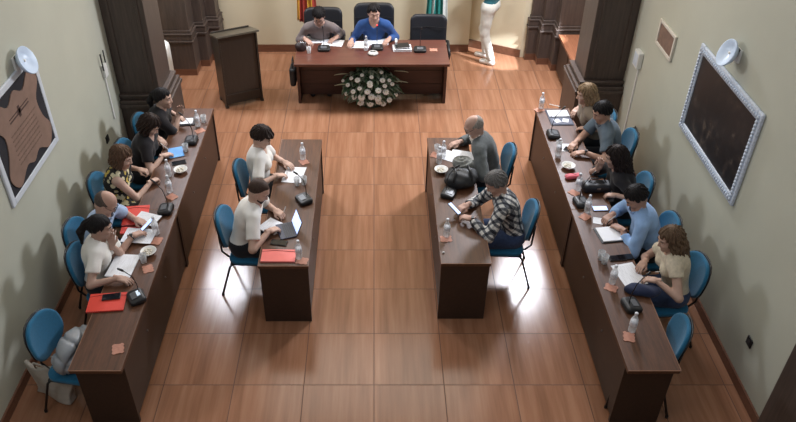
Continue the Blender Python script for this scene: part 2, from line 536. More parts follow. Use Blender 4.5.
    for sx in (-1, 1):
        f.sphere((sx * 0.031, 0.0768, 0.009), 0.0108, 10, 8, 1); f.sphere((sx * 0.031, 0.0772, 0.0135), (0.0135, 0.0112, 0.0085), 10, 8, 0); f.sphere((sx * 0.031, 0.0765, 0.001), (0.0125, 0.0105, 0.0055), 10, 8, 0)
        f.sphere((sx * 0.031, 0.0835, 0.0065), 0.0056, 8, 6, 2)
        f.tube([(sx * 0.014, 0.092, 0.030), (sx * 0.030, 0.089, 0.036), (sx * 0.050, 0.076, 0.031)], [0.0035, 0.0045, 0.003], 6, 3)
    f.tube([(-0.022, 0.084, -0.056), (0, 0.0905, -0.053), (0.022, 0.084, -0.056)], [0.002, 0.0045, 0.002], 6, 4)
    f.tube([(-0.020, 0.084, -0.059), (0, 0.089, -0.063), (0.020, 0.084, -0.059)], [0.002, 0.0052, 0.002], 6, 4)
    f.xf(hm); mb.add(f.v, f.f, 0)
    mb.m[-len(f.m):] = f.m
    # hands
    for i, sd in enumerate((-1, 1)):
        y = HD[sd]; z = V3(*nrm[i]); z = unit(z - y * (z @ y)); x = np.cross(y, z)
        M3 = np.stack([x, y, z], 1)
        vs, fs = nets(lambda X, Y, Z: hand_sdf(X, Y, Z, sd, curl[i]), (-0.075, -0.045, -0.09), (0.075, 0.185, 0.04), 0.0052)
        vs = (np.asarray(vs) * (0.93 if fem else 1.0)) @ M3.T + W[sd]; ext(mb, vs, fs, 0)
    mb.build('body', skin_mats(tone, hair[1]), e, smooth=True)
    # clothes
    def fold(X, Y, Z, a=0.0035):
        return a * np.sin(34 * Z + 13 * Y + 2.2 * np.sin(17 * X + 5 * Z)) * np.sin(9 * X + 21 * Y + 6 * Z)
    def shirt(q, slv, vn, neck_r, openf=False, low=0.40 if stand else 0.49):
        def fn(X, Y, Z):
            d = torso(X, Y, Z, q)
            lowz = hipz - 0.535 + low
            if slv > 0:
                for sd in (-1, 1):
                    if slv <= 1.0:
                        b = S[sd] + (E[sd] - S[sd]) * slv; u = unit(E[sd] - S[sd])
                        k = cone(X, Y, Z, S[sd], b + u * 0.03, 0.054 * ar + q * 1.1, 0.050 * ar + q * 1.5)
                        k = np.maximum(k, (X - b[0]) * u[0] + (Y - b[1]) * u[1] + (Z - b[2]) * u[2])
                        d = smin(d, k, 0.028)
                    else:
                        b = E[sd] + (W[sd] - E[sd]) * (slv - 1.0); u = unit(W[sd] - E[sd])
                        d = smin(d, cone(X, Y, Z, S[sd], E[sd], 0.054 * ar + q, 0.046 * ar + q), 0.03)
                        k = cone(X, Y, Z, E[sd], b + u * 0.03, 0.046 * ar + q, 0.032 * ar + q)
                        k = np.maximum(k, (X - b[0]) * u[0] + (Y - b[1]) * u[1] + (Z - b[2]) * u[2])
                        d = smin(d, k, 0.014)
            else:
                for sd in (-1, 1):   # arm holes
                    d = smax(d, -cone(X, Y, Z, S[sd] + fx * sd * 0.035, S[sd] + fx * sd * 0.12 - sp * 0.08, 0.062, 0.075), 0.01)
            d = d + fold(X, Y, Z)
            d = smax(d, -cone(X, Y, Z, N - sp * 0.005 + ff * 0.006, N + sp * 0.16 + ff * 0.03, neck_r, neck_r * 1.25), 0.006)
            if vn > 0:
                d = smax(d, -cone(X, Y, Z, N + ff * 0.06, C + ff * 0.15 + sp * (0.12 - vn), neck_r * 0.95, 0.008), 0.006)
            return np.maximum(d, lowz - Z)
        ps = [Pv, N, N + sp * 0.08, C, A] + [S[1], S[-1]] + ([E[1], E[-1]] if slv > 0 else []) + ([W[1], W[-1]] if slv > 1 else [])
        p = np.array(ps); a, b = p.min(0) - 0.19, p.max(0) + 0.19
        a[2] = hipz - 0.535 + low - 0.02; b[2] = max(N[2] + 0.07, p[:, 2].max() + 0.09)
        m_ = MB(); ext(m_, *nets(fn, a, b, 0.0115)); return m_
    if inner:
        shirt(0.008, 0, 0.0, nr + 0.006).build('shirt', inner, e, smooth=True)
        shirt(0.020, sleeve, vneck, nr + 0.016).build('jacket', top, e, smooth=True)
    else:
        shirt(0.012, sleeve, vneck, nr + 0.012).build('vest' if stand else ('dress' if dress else 'shirt'), top, e, smooth=True)
    if collar:
        n0 = N + sp * 0.012; n1 = N + sp * 0.038 + ff * 0.008
        def col(X, Y, Z):
            o = cone(X, Y, Z, N - sp * 0.06 - ff * .004, N + sp * 0.12 + ff * 0.03, nr + 0.020, nr + 0.016)
            i = cone(X, Y, Z, N - sp * 0.08 - ff * .004, N + sp * 0.14 + ff * 0.034, nr + 0.010, nr + 0.007)
            d = np.maximum(o, -i)
            h = (X - N[0]) * sp[0] + (Y - N[1]) * sp[1] + (Z - N[2]) * sp[2] - ((Y - N[1]) * ff[1] + (Z - N[2]) * ff[2]) * -0.25
            d = np.maximum(d, np.abs(h - 0.012) - 0.024)
            return np.maximum(d, -cone(X, Y, Z, N + ff * 0.05 + sp * 0.06, N + ff * 0.10 - sp * 0.02, 0.028, 0.010))
        m_ = MB(); ext(m_, *nets(col, N - 0.11, N + 0.13, 0.0052)); m_.build('collar', inner or top, e, smooth=True)
    def pant(X, Y, Z):
        q = 0.010
        d = cone(X, Y, Z, Pv + V3(-0.065, 0, 0), Pv + V3(0.065, 0, 0), 0.112 + q, 0.112 + q)
        for sd in (-1, 1):
            d = smin(d, cone(X, Y, Z, hp[sd], K[sd], 0.092 + q, 0.064 + q), 0.07 if dress else 0.035)
            d = smin(d, cone(X, Y, Z, K[sd], An[sd] + V3(0, 0, 0.03), 0.062 + q, 0.048 + q), 0.02)
        d = d + fold(X, Y, Z, 0.003)
        d = np.maximum(d, (0.48 if dress else 0.06) - Z)
        return np.maximum(d, Z - (hipz + 0.075))
    p = np.array([Pv, K[1], K[-1], An[1], An[-1]]); a, b = p.min(0) - 0.16, p.max(0) + 0.16; a[2] = 0.04; b[2] = hipz + 0.1
    m_ = MB(); ext(m_, *nets(pant, a, b, 0.015)); m_.build('skirt' if dress else 'trousers', pants, e, smooth=True)
    for sd in (-1, 1):
        q = An[sd]
        def shoe(X, Y, Z):
            d = cone(X, Y, Z, q + V3(0, -0.03, -0.043), q + V3(0, 0.15, -0.05), 0.046, 0.038)
            d = smin(d, cone(X, Y, Z, q + V3(0, 0, -0.03), q + V3(0, 0, 0.0), 0.048, 0.047), 0.03)
            d = np.maximum(d, Z - q[2] - 0.012)
            return np.maximum(d, 0.002 - Z)
        m_ = MB(); ext(m_, *nets(shoe, q + V3(-0.08, -0.1, -0.10), q + V3(0.08, 0.22, 0.03), 0.0105))
        m_.build('shoe', mat('shoe %d %d %d' % shoes, shoes, 0.5, 0.1), e, smooth=True)
    # hair
    st, hc = hair
    hmat = MATS.get('hair %s' % (hc,))
    if hmat is None:
        s = NT('hair'); v = s.obj((60, 60, 9)); ff_ = s.noise(v, 3, 4, 0.6); cl = lin(hc)
        s.color(s.ramp(ff_, [(0.3, mul(cl, 0.5)), (0.7, mul(cl, 1.4))])); s.b.inputs['Roughness'].default_value = 0.6; s.b.inputs['Specular IOR Level'].default_value = 0.2
        s.bump(ff_, 0.6, 0.004); hmat = s.m; MATS['hair %s' % (hc,)] = hmat
    sd0 = 1.7 * len(label)
    def strand(X, Y, Z):
        a = {'short': 0.0046, 'crop': 0.0046, 'pony': 0.0020, 'bob': 0.0052, 'long': 0.0062}.get(st, 0.0)
        th = np.arctan2(X, Y + 0.035); rr = np.clip(np.sqrt(X * X + (Y + 0.035) ** 2) / 0.05, 0.15, 1)
        return rr * a * (np.sin(th * 17 + 2.2 * np.sin(Z * 34 + th * 2 + sd0) + sd0) + 0.7 * np.sin(th * 31 - 1.6 * np.sin(Z * 55 + sd0)) + 0.5 * np.sin(95 * Z + 40 * Y + 6 * np.sin(th * 7)))
    def hairf(X, Y, Z):
        th = {'short': 0.016, 'buzz': 0.005, 'ring': 0.006, 'pony': 0.010, 'bob': 0.020, 'long': 0.018, 'crop': 0.022}[st]
        w = 0.94 if fem else 1.0
        slope = 0.95 if st in ('pony', 'short', 'buzz', 'ring', 'crop') else 0.75
        base = {'short': -0.004, 'buzz': 0.030, 'ring': 0.0, 'pony': -0.012, 'bob': 0.000, 'long': 0.005, 'crop': 0.000}[st]
        line = base + Y * slope - 0.012 * np.cos(X * 60)
        an = np.arctan2(X, Y)
        line = np.minimum(line, 0.074 if st != 'buzz' else 0.092) + (0.0 if st in ('buzz', 'ring') else 1.0) * (0.009 * np.sin(an * 9 + sd0) + 0.005 * np.sin(an * 23 + 2 * sd0))
        th = th * (0.22 + 0.78 * np.sqrt(np.clip((Z - line) / 0.05, 0, 1)))
        d = ell(X, Y, Z, (0, -0.014, 0.022), (0.079 * w + th, 0.098 + th, 0.096 + th))
        d = smax(d, line - Z, 0.008)
        if st == 'ring': d = smax(d, Z - 0.045 + 0.4 * Y, 0.01)
        if st == 'pony':
            d = smin(d, ell(X, Y, Z, (0, -0.112, 0.035), (0.032, 0.03, 0.032)), 0.02)
            d = smin(d, cone(X, Y, Z, (0, -0.125, 0.02), (0.01, -0.155, -0.07), 0.03, 0.034), 0.015)
            d = smin(d, cone(X, Y, Z, (0.01, -0.155, -0.07), (0.0, -0.13, -0.20), 0.034, 0.012), 0.02)
        if st in ('bob', 'long'):
            ln = -0.105 if st == 'bob' else -0.235
            for k in range(11):
                a_ = R(62 + (298 - 62) * k / 10)
                x0, y0 = math.sin(a_) * 0.080 * w, math.cos(a_) * 0.088 - 0.014
                x1, y1 = x0 * (1.10 if st == 'long' else 1.15), min(y0 * 0.95 - (0.02 if st == 'long' else 0), 0.045)
                l2 = ln + 0.03 * math.sin(k * 2.1)
                d = smin(d, cone(X, Y, Z, (x0, y0, 0.03), (x1, y1, -0.08), 0.018, 0.024), 0.018)
                if st == 'long': d = smin(d, cone(X, Y, Z, (x1, y1, -0.08), (x1 * 1.05 + 0.01 * math.sin(k), y1 - 0.01, l2), 0.026, 0.014), 0.018)
        if st == 'crop':
            d = smin(d, ell(X, Y, Z, (0.02, 0.060, 0.085), (0.055, 0.04, 0.025)), 0.02)
            d = smin(d, ell(X, Y, Z, (0, -0.085, 0.01), (0.06, 0.04, 0.06)), 0.02)
        return d + (strand(X, Y, Z) if st not in ('buzz', 'ring') else 0)
    m_ = MB(); vs, fs = nets(hairf, (-0.15, -0.22, -0.28), (0.15, 0.13, 0.16), 0.006)
    ext(m_, np.asarray(vs) @ HR.T + H, fs); m_.build('hair', hmat, e, smooth=True)
    if beard:
        def bf(X, Y, Z):
            d = ell(X, Y, Z, (0, 0.022, -0.045), (0.064, 0.078, 0.080)); d = smin(d, ell(X, Y, Z, (0, 0.066, -0.100), (0.032, 0.030, 0.026)), 0.03)
            d = smax(d, Z + 0.030 - 0.5 * np.abs(X), 0.008); d = smax(d, -Y - 0.005, 0.006)
            return smax(d, -ell(X, Y, Z, (0, 0.11, -0.055), (0.022, 0.04, 0.010)), 0.006)
        m_ = MB(); vs, fs = nets(bf, (-0.1, -0.05, -0.15), (0.1, 0.14, 0.02), 0.0055)
        ext(m_, np.asarray(vs) @ HR.T + H, fs); m_.build('beard', mat('beard %d %d %d' % beard, beard, 0.8, 0.25, 90, bump=0.4, bscale=250), e, smooth=True)
    if glasses:
        g = MB()
        for sx in (-1, 1):
            g.tube(circ((sx * 0.033, 0.104, 0.006), (1, 0, 0), (0, 0, 1), 0.021), 0.0022, 6)
            g.tube([(sx * 0.054, 0.102, 0.012), (sx * 0.076, 0.06, 0.014), (sx * 0.082, -0.005, 0.012)], 0.002, 6)
        g.tube([(-0.012, 0.106, 0.010), (0, 0.108, 0.014), (0.012, 0.106, 0.010)], 0.002, 6)
        g.xf(hm); g.build('glasses', mat('black spectacle frame', (22, 20, 20), 0.3), e, smooth=True)
    if watch:
        w = W[watch] - unit(W[watch] - E[watch]) * 0.02; u = unit(W[watch] - E[watch])
        a = unit(np.cross(u, (0, 0, 1))); b = np.cross(u, a)
        g = MB(); g.tube(circ(w, a, b, 0.0285), 0.006, 6); g.box(tuple(w + V3(0, 0, 0.032)), (0.03, 0.03, 0.01))
        g.build('wristwatch', mat('dark watch', (35, 34, 36), 0.3), e, smooth=False)
    return e
# ------------------------------------------------------------------ shared materials
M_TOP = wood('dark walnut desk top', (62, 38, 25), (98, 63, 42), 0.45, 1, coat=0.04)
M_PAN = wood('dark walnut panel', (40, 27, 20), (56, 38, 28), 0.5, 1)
M_EDGE = mat('light edge banding', (150, 112, 88), 0.5, 0.1)
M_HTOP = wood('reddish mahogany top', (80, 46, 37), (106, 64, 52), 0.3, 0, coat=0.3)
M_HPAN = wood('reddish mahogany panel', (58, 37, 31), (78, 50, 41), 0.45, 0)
M_STONE = wood('dark stained timber cladding', (58, 48, 43), (84, 71, 64), 0.5, 2, 5.0)
M_BLUE = mat('blue chair fabric', (8, 94, 130), 0.85, 0.08, 60, bump=0.2, bscale=300, sheen=0.2)
M_BLACK = mat('black plastic', (26, 26, 28), 0.45, 0.1)
M_FRAME = mat('black painted tube', (22, 22, 24), 0.35, 0.1)
M_LEATH = mat('black leather', (26, 28, 34), 0.5, 0.12, 25, bump=0.25, bscale=120)
M_WHITE = mat('white paper', (226, 228, 232), 0.7, 0.03)
M_WPLAS = mat('white plastic', (222, 222, 218), 0.4, 0.03)
M_BASE = wood('terracotta skirting tile', (92, 60, 44), (120, 80, 60), 0.4, 0)
M_CLEAR = clear('clear plastic', (232, 236, 238))
M_TAN = mat('tan leather', (176, 124, 104), 0.7, 0.12, 40, bump=0.2)
M_RED = mat('red card folder', (214, 66, 52), 0.55, 0.04)
M_CHROME = mat('brushed metal', (150, 150, 150), 0.3, 0.05, metal=0.9)
M_CEIL = wall_mat('ceiling plaster', (205, 203, 196))

# ------------------------------------------------------------------ the room
WL, WR = -3.09, 3.20
ZC = 6.3
def slab(name, lo, hi, m): return struct(MB().b2(lo, hi).build(name, m))
slab('floor', (-5.2, -2.6, -0.12), (5.2, 12.4, 0.0), floor_mat())
M_WALLL = wall_mat('sage cream wall paint', (186, 187, 172))
M_WALLB = wall_mat('warm cream wall paint', (212, 202, 174))
slab('wall_left', (WL - 0.2, -2.4, 0), (WL, 8.7, ZC), M_WALLL)
slab('wall_right', (WR, -2.4, 0), (WR + 0.2, 9.2, ZC), M_WALLL)
slab('wall_back', (-4.4, 11.22, 0), (1.53, 11.42, ZC), M_WALLB)
m = MB(); m.prism([(1.53, 11.42), (1.55, 11.42), (2.33, 11.0), (2.45, 11.0), (4.4, 11.0), (4.4, 11.42), (2.45, 11.42), (2.40, 11.22), (1.62, 11.62), (1.53, 11.62)], 0, ZC)
struct(m.build('wall_recess', M_WALLB))
slab('wall_alcove_left', (-4.4, 8.7, 0), (-4.2, 11.22, ZC), M_WALLB)
slab('wall_alcove_right', (4.2, 9.2, 0), (4.4, 11.0, ZC), M_WALLB)
slab('wall_return_left', (-4.2, 8.5, 0), (WL - 0.2, 8.7, ZC), M_WALLB)
slab('wall_return_right', (WR + 0.2, 9.0, 0), (4.2, 9.2, ZC), M_WALLB)
slab('ceiling', (-5.2, -2.6, ZC), (5.2, 12.4, ZC + 0.15), M_CEIL)
slab('baseboard_left', (WL, 3.0, 0), (WL + 0.018, 7.95, 0.10), M_BASE)
slab('baseboard_right', (WR - 0.018, 3.0, 0), (WR, 8.38, 0.10), M_BASE)
slab('baseboard_back', (-2.35, 11.20, 0), (1.53, 11.22, 0.12), M_BASE)
m = MB(); m.prism([(1.53, 11.41), (2.33, 10.98), (2.34, 11.0), (1.55, 11.43)], 0, 0.13); struct(m.build('baseboard_recess', M_BASE))

def offset(poly, d):
    n = len(poly); out = []
    a = sum(poly[i][0]*poly[(i+1) % n][1] - poly[(i+1) % n][0]*poly[i][1] for i in range(n))
    sg = 1 if a > 0 else -1
    for i in range(n):
        p0, p1, p2 = Vector(poly[i-1]), Vector(poly[i]), Vector(poly[(i+1) % n])
        e1, e2 = (p1 - p0).normalized(), (p2 - p1).normalized()
        n1, n2 = Vector((e1.y, -e1.x)) * sg, Vector((e2.y, -e2.x)) * sg
        b = (n1 + n2); b = b / max(b.length_squared, 0.2) * 2
        out.append(tuple(p1 + b * d / 1.0 * 1.0) if True else None)
    return out
def clad(name, poly, zp, pl=0.05, base=True, flip=1):
    """a timber clad pier: plinth, stepped moulding, shaft with recessed panel lines"""
    m = MB()
    m.prism(offset(poly, pl * 0.55), 0.0, zp - 0.07)
    m.prism(offset(poly, pl * 0.90), zp - 0.07, zp - 0.035)
    m.prism(offset(poly, pl * 0.62), zp - 0.035, zp + 0.05)
    m.prism(offset(poly, pl * 0.80), zp + 0.05, zp + 0.075)
    m.prism(offset(poly, pl * 0.25), zp + 0.075, zp + 0.12)
    m.prism(poly, zp + 0.12, ZC)
    o = struct(m.build(name, M_STONE, bevel=0.008))
    if base:
        struct(MB().prism(offset(poly, pl * 0.62), 0.0, 0.105).build('baseboard_' + name, M_BASE))
    return o
lp = [(-4.15, 10.38), (-2.74, 10.38), (-2.74, 10.70), (-2.60, 10.70), (-2.60, 10.92), (-2.43, 10.92), (-2.43, 11.2), (-4.15, 11.2)]
clad('pier_rear_left', lp, 0.60)
rp = [(4.15, 10.54), (2.77, 10.54), (2.77, 10.76), (2.59, 10.76), (2.59, 10.93), (2.43, 10.93), (2.43, 11.0), (4.15, 11.0)]
clad('pier_rear_right', rp, 0.60)
m = MB()
def big_pier(name, x0, x1, y0, y1, zp, sx):
    m = MB(); xi = x0 if sx > 0 else x1      # inner face
    def blk(g, z0, z1, gi=None):
        gi = g if gi is None else gi
        if sx < 0: m.b2((x0, y0 - g, z0), (x1 + gi, y1 + g, z1))
        else: m.b2((x0 - gi, y0 - g, z0), (x1, y1 + g, z1))
    blk(0.07, 0, zp - 0.10, 0.09); blk(0.09, zp - 0.10, zp - 0.05, 0.11); blk(0.075, zp - 0.05, zp, 0.09)
    blk(0.035, zp, zp + 0.04, 0.05); blk(0.055, zp + 0.04, zp + 0.07, 0.06); blk(0, zp + 0.07, ZC)
    # raised stiles on the near face
    m.b2((x0 + (0.0 if sx < 0 else 0.06), y0 - 0.012, zp + 0.2), (x0 + 0.10, y0 + 0.01, ZC)); m.b2((x1 - 0.10, y0 - 0.012, zp + 0.2), (x1 - (0.06 if sx < 0 else 0), y0 + 0.01, ZC))
    o = struct(m.build(name, M_STONE, bevel=0.008))
    return o
big_pier('pier_left', WL, -2.60, 8.05, 8.62, 0.84, -1)
big_pier('pier_right', 2.69, WR, 8.60, 9.14, 0.74, 1)
# dark plinth of the nearest pier on the right wall
m = MB(); m.b2((3.155, 2.9, 0), (WR, 3.84, 1.7)); m.b2((3.145, 2.9, 1.7), (WR, 3.85, 1.76)); m.b2((3.16, 2.9, 1.76), (WR, 3.83, ZC))
struct(m.build('pier_near_right', M_STONE, bevel=0.008))

# ------------------------------------------------------------------ desks
def make_desk(Lg, w, ins=(0.02, 0.02), band=-1, h=0.73):
    t = thing('desk', '', 'desk')
    MB().box((0, 0, h - 0.02), (w, Lg, 0.04)).build('desk_top', M_TOP, t, bevel=0.004)
    for s in (-1, 1):
        MB().box((0, s * (Lg / 2 - 0.015 - ins[s > 0]), (h - 0.04) / 2), (w - 0.012, 0.03, h - 0.04)).build('end_panel', M_PAN, t, bevel=0.003)
    MB().box((w / 2 - 0.03, (ins[0] - ins[1]) / 2, (h - 0.04) / 2 + 0.02), (0.022, Lg - 0.06 - ins[0] - ins[1], h - 0.08)).build('modesty_panel', M_PAN, t, bevel=0.002)
    MB().box((w / 2 - 0.05, (ins[0] - ins[1]) / 2, 0.62), (0.018, Lg - 0.06 - ins[0] - ins[1], 0.08)).build('rail', M_PAN, t)
    MB().box((0, band * (Lg / 2 + 0.001), h - 0.004), (w, 0.004, 0.006)).build('edge_band', M_EDGE, t)
    MB().box((-w / 2 - 0.001, 0, h - 0.004), (0.004, Lg, 0.006)).build('edge_band', M_EDGE, t)
    f = MB()
    for y in (-Lg / 4, Lg / 4): f.lathe([(0.012, -0.006), (0.012, 0.003), (0.008, 0.006)], 10)
    for y in (-0.35, 0.35):
        MB().xf(Matrix()).add(*(lambda q: (q.v, q.f))(MB().lathe([(0.011, 0), (0.011, 0.006), (0.006, 0.009)], 10).xf(Matrix.Translation((w / 2 - 0.019, y * Lg / 2.1, 0.45)) @ Matrix.Rotation(PI / 2, 4, 'Y')))).build('bolt_cap', M_CHROME, t)
    return t
G_OUT = 'desks of the outer rows'
spawn('deskO', lambda: make_desk(2.08, 0.41, (0.07, 0.0)), (-2.165, 4.885, 0), 0, 'near desk of the left wall row, with the orange-red folder and lone coaster on it', G_OUT)
spawn('deskF', lambda: make_desk(2.07, 0.41, (0.0, 0.02)), (-2.165, 6.965, 0), 0, 'far desk of the left wall row, in front of the women in black', G_OUT)
spawn('deskN', lambda: make_desk(2.08, 0.41, (0.0, 0.07), 1), (2.175, 4.885, 0), PI, 'near desk of the right wall row, reaching the bottom edge of the photo', G_OUT)
spawn('deskG', lambda: make_desk(2.07, 0.41, (0.02, 0.0), 1), (2.175, 6.965, 0), PI, 'far desk of the right wall row, carrying the open ring binder', G_OUT)
G_IN = 'short desks of the inner rows'
spawn('deskI', lambda: make_desk(2.20, 0.46), (-0.825, 6.175, 0), 0, 'inner left desk, with the laptop and the pink folder on it', G_IN)
spawn('deskJ', lambda: make_desk(2.20, 0.46, band=1), (0.840, 6.21, 0), PI, 'inner right desk, with the black bag and grey scarf heaped on it', G_IN)
# head table
t = thing('head_table', 'wide reddish wooden head table facing the room, flowers in front of it', 'desk', (-0.03, 9.22, 0))
hd = 0.80
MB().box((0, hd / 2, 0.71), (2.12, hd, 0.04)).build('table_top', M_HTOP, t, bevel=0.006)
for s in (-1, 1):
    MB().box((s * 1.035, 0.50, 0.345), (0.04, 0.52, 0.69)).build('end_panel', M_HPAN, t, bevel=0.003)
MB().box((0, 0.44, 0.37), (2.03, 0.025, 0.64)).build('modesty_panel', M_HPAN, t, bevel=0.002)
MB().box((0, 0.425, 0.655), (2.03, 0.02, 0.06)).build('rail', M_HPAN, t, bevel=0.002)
m = MB()
for z in (0.22, 0.43): m.box((0, 0.426, z), (2.03, 0.006, 0.008))
m.build('groove_strip', M_PAN, t)

# ------------------------------------------------------------------ lectern
c0 = Vector((-2.09, 9.30)); c1 = Vector((-1.60, 9.54)); ex = (c1 - c0).normalized(); ang = math.atan2(ex.y, ex.x)
t = thing('lectern', 'dark wooden lectern with a sloped top, standing left of the head table', 'lectern', (c0.x, c0.y, 0), ang); t.scale = (1, 1, 0.945)
lw = (c1 - c0).length; ld = 0.36; M_LEC = wood('dark lectern wood', (40, 35, 30), (52, 45, 39), 0.4, 2)
MB().box((lw / 2, 0.035, 0.585), (lw - 0.05, 0.02, 1.07)).build('front_panel', M_LEC, t, bevel=0.003)
for x in (0.0125, lw - 0.0125):
    m = MB(); m.add([(x - .0125, 0, 0.03), (x + .0125, 0, 0.03), (x + .0125, ld, 0.03), (x - .0125, ld, 0.03), (x - .0125, 0, 1.12), (x + .0125, 0, 1.12), (x + .0125, ld, 1.02), (x - .0125, ld, 1.02)],
                    [(3,2,1,0),(4,5,6,7),(0,1,5,4),(1,2,6,5),(2,3,7,6),(3,0,4,7)])
    m.build('side_panel', M_LEC, t, bevel=0.004)
    for y in (0.03, ld - 0.05): MB().box((x, y, 0.018), (0.045, 0.06, 0.036)).build('foot', M_LEC, t, bevel=0.004)
MB().box((lw / 2, ld / 2 - 0.01, 1.09), (lw + 0.05, ld + 0.07, 0.028), (-math.atan2(0.10, ld), 0, 0)).build('sloped_top', wood('lectern top', (62, 56, 46), (80, 72, 60), 0.35, 0), t, bevel=0.004)
MB().box((lw / 2, ld + 0.005, 1.055), (lw, 0.02, 0.04)).build('book_ledge', M_LEC, t, bevel=0.003)
MB().box((lw / 2, ld / 2, 0.70), (lw - 0.05, ld - 0.06, 0.02)).build('shelf', M_LEC, t)
MB().box((lw / 2, 0.018, 0.20), (lw - 0.05, 0.014, 0.02)).build('moulding', M_LEC, t)

# ------------------------------------------------------------------ blue stacking chair
def rrect(X, Z, hx, hz, r):
    qx, qz = np.abs(X) - hx + r, np.abs(Z) - hz + r
    return np.sqrt(np.maximum(qx, 0)**2 + np.maximum(qz, 0)**2) + np.minimum(np.maximum(qx, qz), 0) - r
def pad(hx, hz, th, r, curve, edge):
    def fn(X, Y, Z):
        d = rrect(X, Z, hx, hz, r); y = Y + curve * X * X * -1.0
        a = np.abs(y) - th
        return smax(d, a, edge)
    m = MB(); ext(m, *nets(fn, (-hx - 0.02, -th - 0.03, -hz - 0.02), (hx + 0.02, th + 0.09, hz + 0.02), 0.011)); return m
def make_chair():
    t = thing('blue_chair', '', 'chair')
    tilt = Matrix.Translation((0, -0.235, 0.70)) @ Matrix.Rotation(R(10), 4, 'X')
    pad(0.212, 0.192, 0.020, 0.17, 0.9, 0.02).xf(tilt).build('backrest', M_BLUE, t, smooth=True)
    pad(0.215, 0.195, 0.008, 0.17, 0.9, 0.008).xf(Matrix.Translation((0, -0.026, 0)) @ tilt).build('back_shell', M_BLACK, t, smooth=True)
    pad(0.225, 0.21, 0.024, 0.10, 0.15, 0.02).xf(Matrix.Translation((0, 0.03, 0.425)) @ Matrix.Rotation(PI / 2, 4, 'X') @ Matrix.Rotation(PI, 4, 'Z')).build('seat', M_BLUE, t, smooth=True)
    MB().box((0, 0.03, 0.395), (0.40, 0.38, 0.014)).build('seat_pan', M_BLACK, t, bevel=0.006)
    for s in (-1, 1):
        MB().tube([(s * 0.20, 0.19, 0.385), (s * 0.215, 0.205, 0.36), (s * 0.235, 0.23, 0.02)], 0.011, 8).build('leg', M_FRAME, t, smooth=True)
        MB().tube([(s * 0.20, -0.14, 0.385), (s * 0.215, -0.165, 0.36), (s * 0.235, -0.27, 0.02)], 0.011, 8).build('leg', M_FRAME, t, smooth=True)
        for y in (0.23, -0.27): MB().lathe([(0.014, 0), (0.014, 0.022), (0.010, 0.03)], 10, (s * 0.235, y, 0)).build('foot_cap', M_BLACK, t)
        MB().tube([(s * 0.20, 0.20, 0.385), (s * 0.20, -0.16, 0.385)], 0.011, 8).build('side_rail', M_FRAME, t, smooth=True)
        MB().tube([(s * 0.10, -0.12, 0.385), (s * 0.10, -0.20, 0.40), (s * 0.10, -0.255, 0.46), (s * 0.10, -0.268, 0.70)], 0.010, 8).build('back_support', M_FRAME, t, smooth=True)
    MB().tube([(-0.20, -0.13, 0.385), (0.20, -0.13, 0.385)], 0.010, 8).build('cross_bar', M_FRAME, t, smooth=True)
    return t
G_CH = 'blue upholstered meeting chairs'
def chair(loc, rz, label): return spawn('chair', make_chair, loc, rz, label, G_CH)

# ------------------------------------------------------------------ black office chair
def make_exec():
    t = thing('office_chair', '', 'chair')
    tl = Matrix.Translation((0, -0.27, 0.74)) @ Matrix.Rotation(R(8), 4, 'X')
    pad(0.285, 0.29, 0.045, 0.10, 0.5, 0.045).xf(tl).build('backrest', M_LEATH, t, smooth=True)
    MB().tube([(-0.26, -0.19, 0.86), (0, -0.235, 0.86), (0.26, -0.19, 0.86)], 0.004, 6).build('seam', M_BLACK, t)
    pad(0.27, 0.26, 0.05, 0.09, 0.1, 0.04).xf(Matrix.Translation((0, 0.0, 0.45)) @ Matrix.Rotation(PI / 2, 4, 'X') @ Matrix.Rotation(PI, 4, 'Z')).build('seat', M_LEATH, t, smooth=True)
    for s in (-1, 1):
        MB().tube([(s * 0.30, 0.16, 0.42), (s * 0.32, 0.18, 0.60), (s * 0.31, 0.12, 0.65), (s * 0.31, -0.16, 0.65), (s * 0.29, -0.24, 0.62)], 0.022, 10).build('armrest', M_BLACK, t, smooth=True)
    MB().lathe([(0.03, 0.10), (0.03, 0.30), (0.05, 0.36), (0.10, 0.40)], 14).build('column', M_BLACK, t, smooth=True)
    for k in range(5):
        a = 2 * PI * k / 5 + 0.3; c, s = math.cos(a), math.sin(a)
        MB().tube([(0, 0, 0.11), (c * 0.17, s * 0.17, 0.095), (c * 0.30, s * 0.30, 0.07)], [0.026, 0.02, 0.016], 8).build('base_arm', M_BLACK, t, smooth=True)
        MB().sphere((c * 0.30, s * 0.30, 0.029), (0.027, 0.027, 0.029), 10, 8).build('caster', M_BLACK, t, smooth=True)
    return t
G_EX = 'black leather chairs behind the head table'

# ------------------------------------------------------------------ table things
ZT = 0.731
def on(u, v, z=ZT): return P(u, v, z)
def make_bottle():
    t = thing('water_bottle', '', 'bottle')
    k = 1.0
    MB().lathe([(0.026, 0.0), (0.031, 0.006), (0.031, 0.05), (0.0285, 0.06), (0.031, 0.07), (0.031, 0.12), (0.028, 0.14), (0.013, 0.172), (0.012, 0.19)], 16).build('bottle_body', M_CLEAR, t, smooth=True)
    MB().lathe([(0.0315, 0.075), (0.0318, 0.077), (0.0318, 0.113), (0.0315, 0.115)], 16).build('label_band', mat('pale bottle label', (214, 216, 222), 0.5, 0.25, 80), t, smooth=True)
    MB().lathe([(0.0145, 0.188), (0.0145, 0.205), (0.012, 0.208)], 14).build('cap', mat('white bottle cap', (210, 214, 220), 0.4), t, smooth=True)
    return t
G_B = 'small clear water bottles on the desks'
def bottle(u, v, label):      # (u, v) is the foot of the bottle
    return spawn('bottle', make_bottle, tuple(on(u, v, ZT + 0.0045)), rnd.uniform(0, 6), label, G_B)
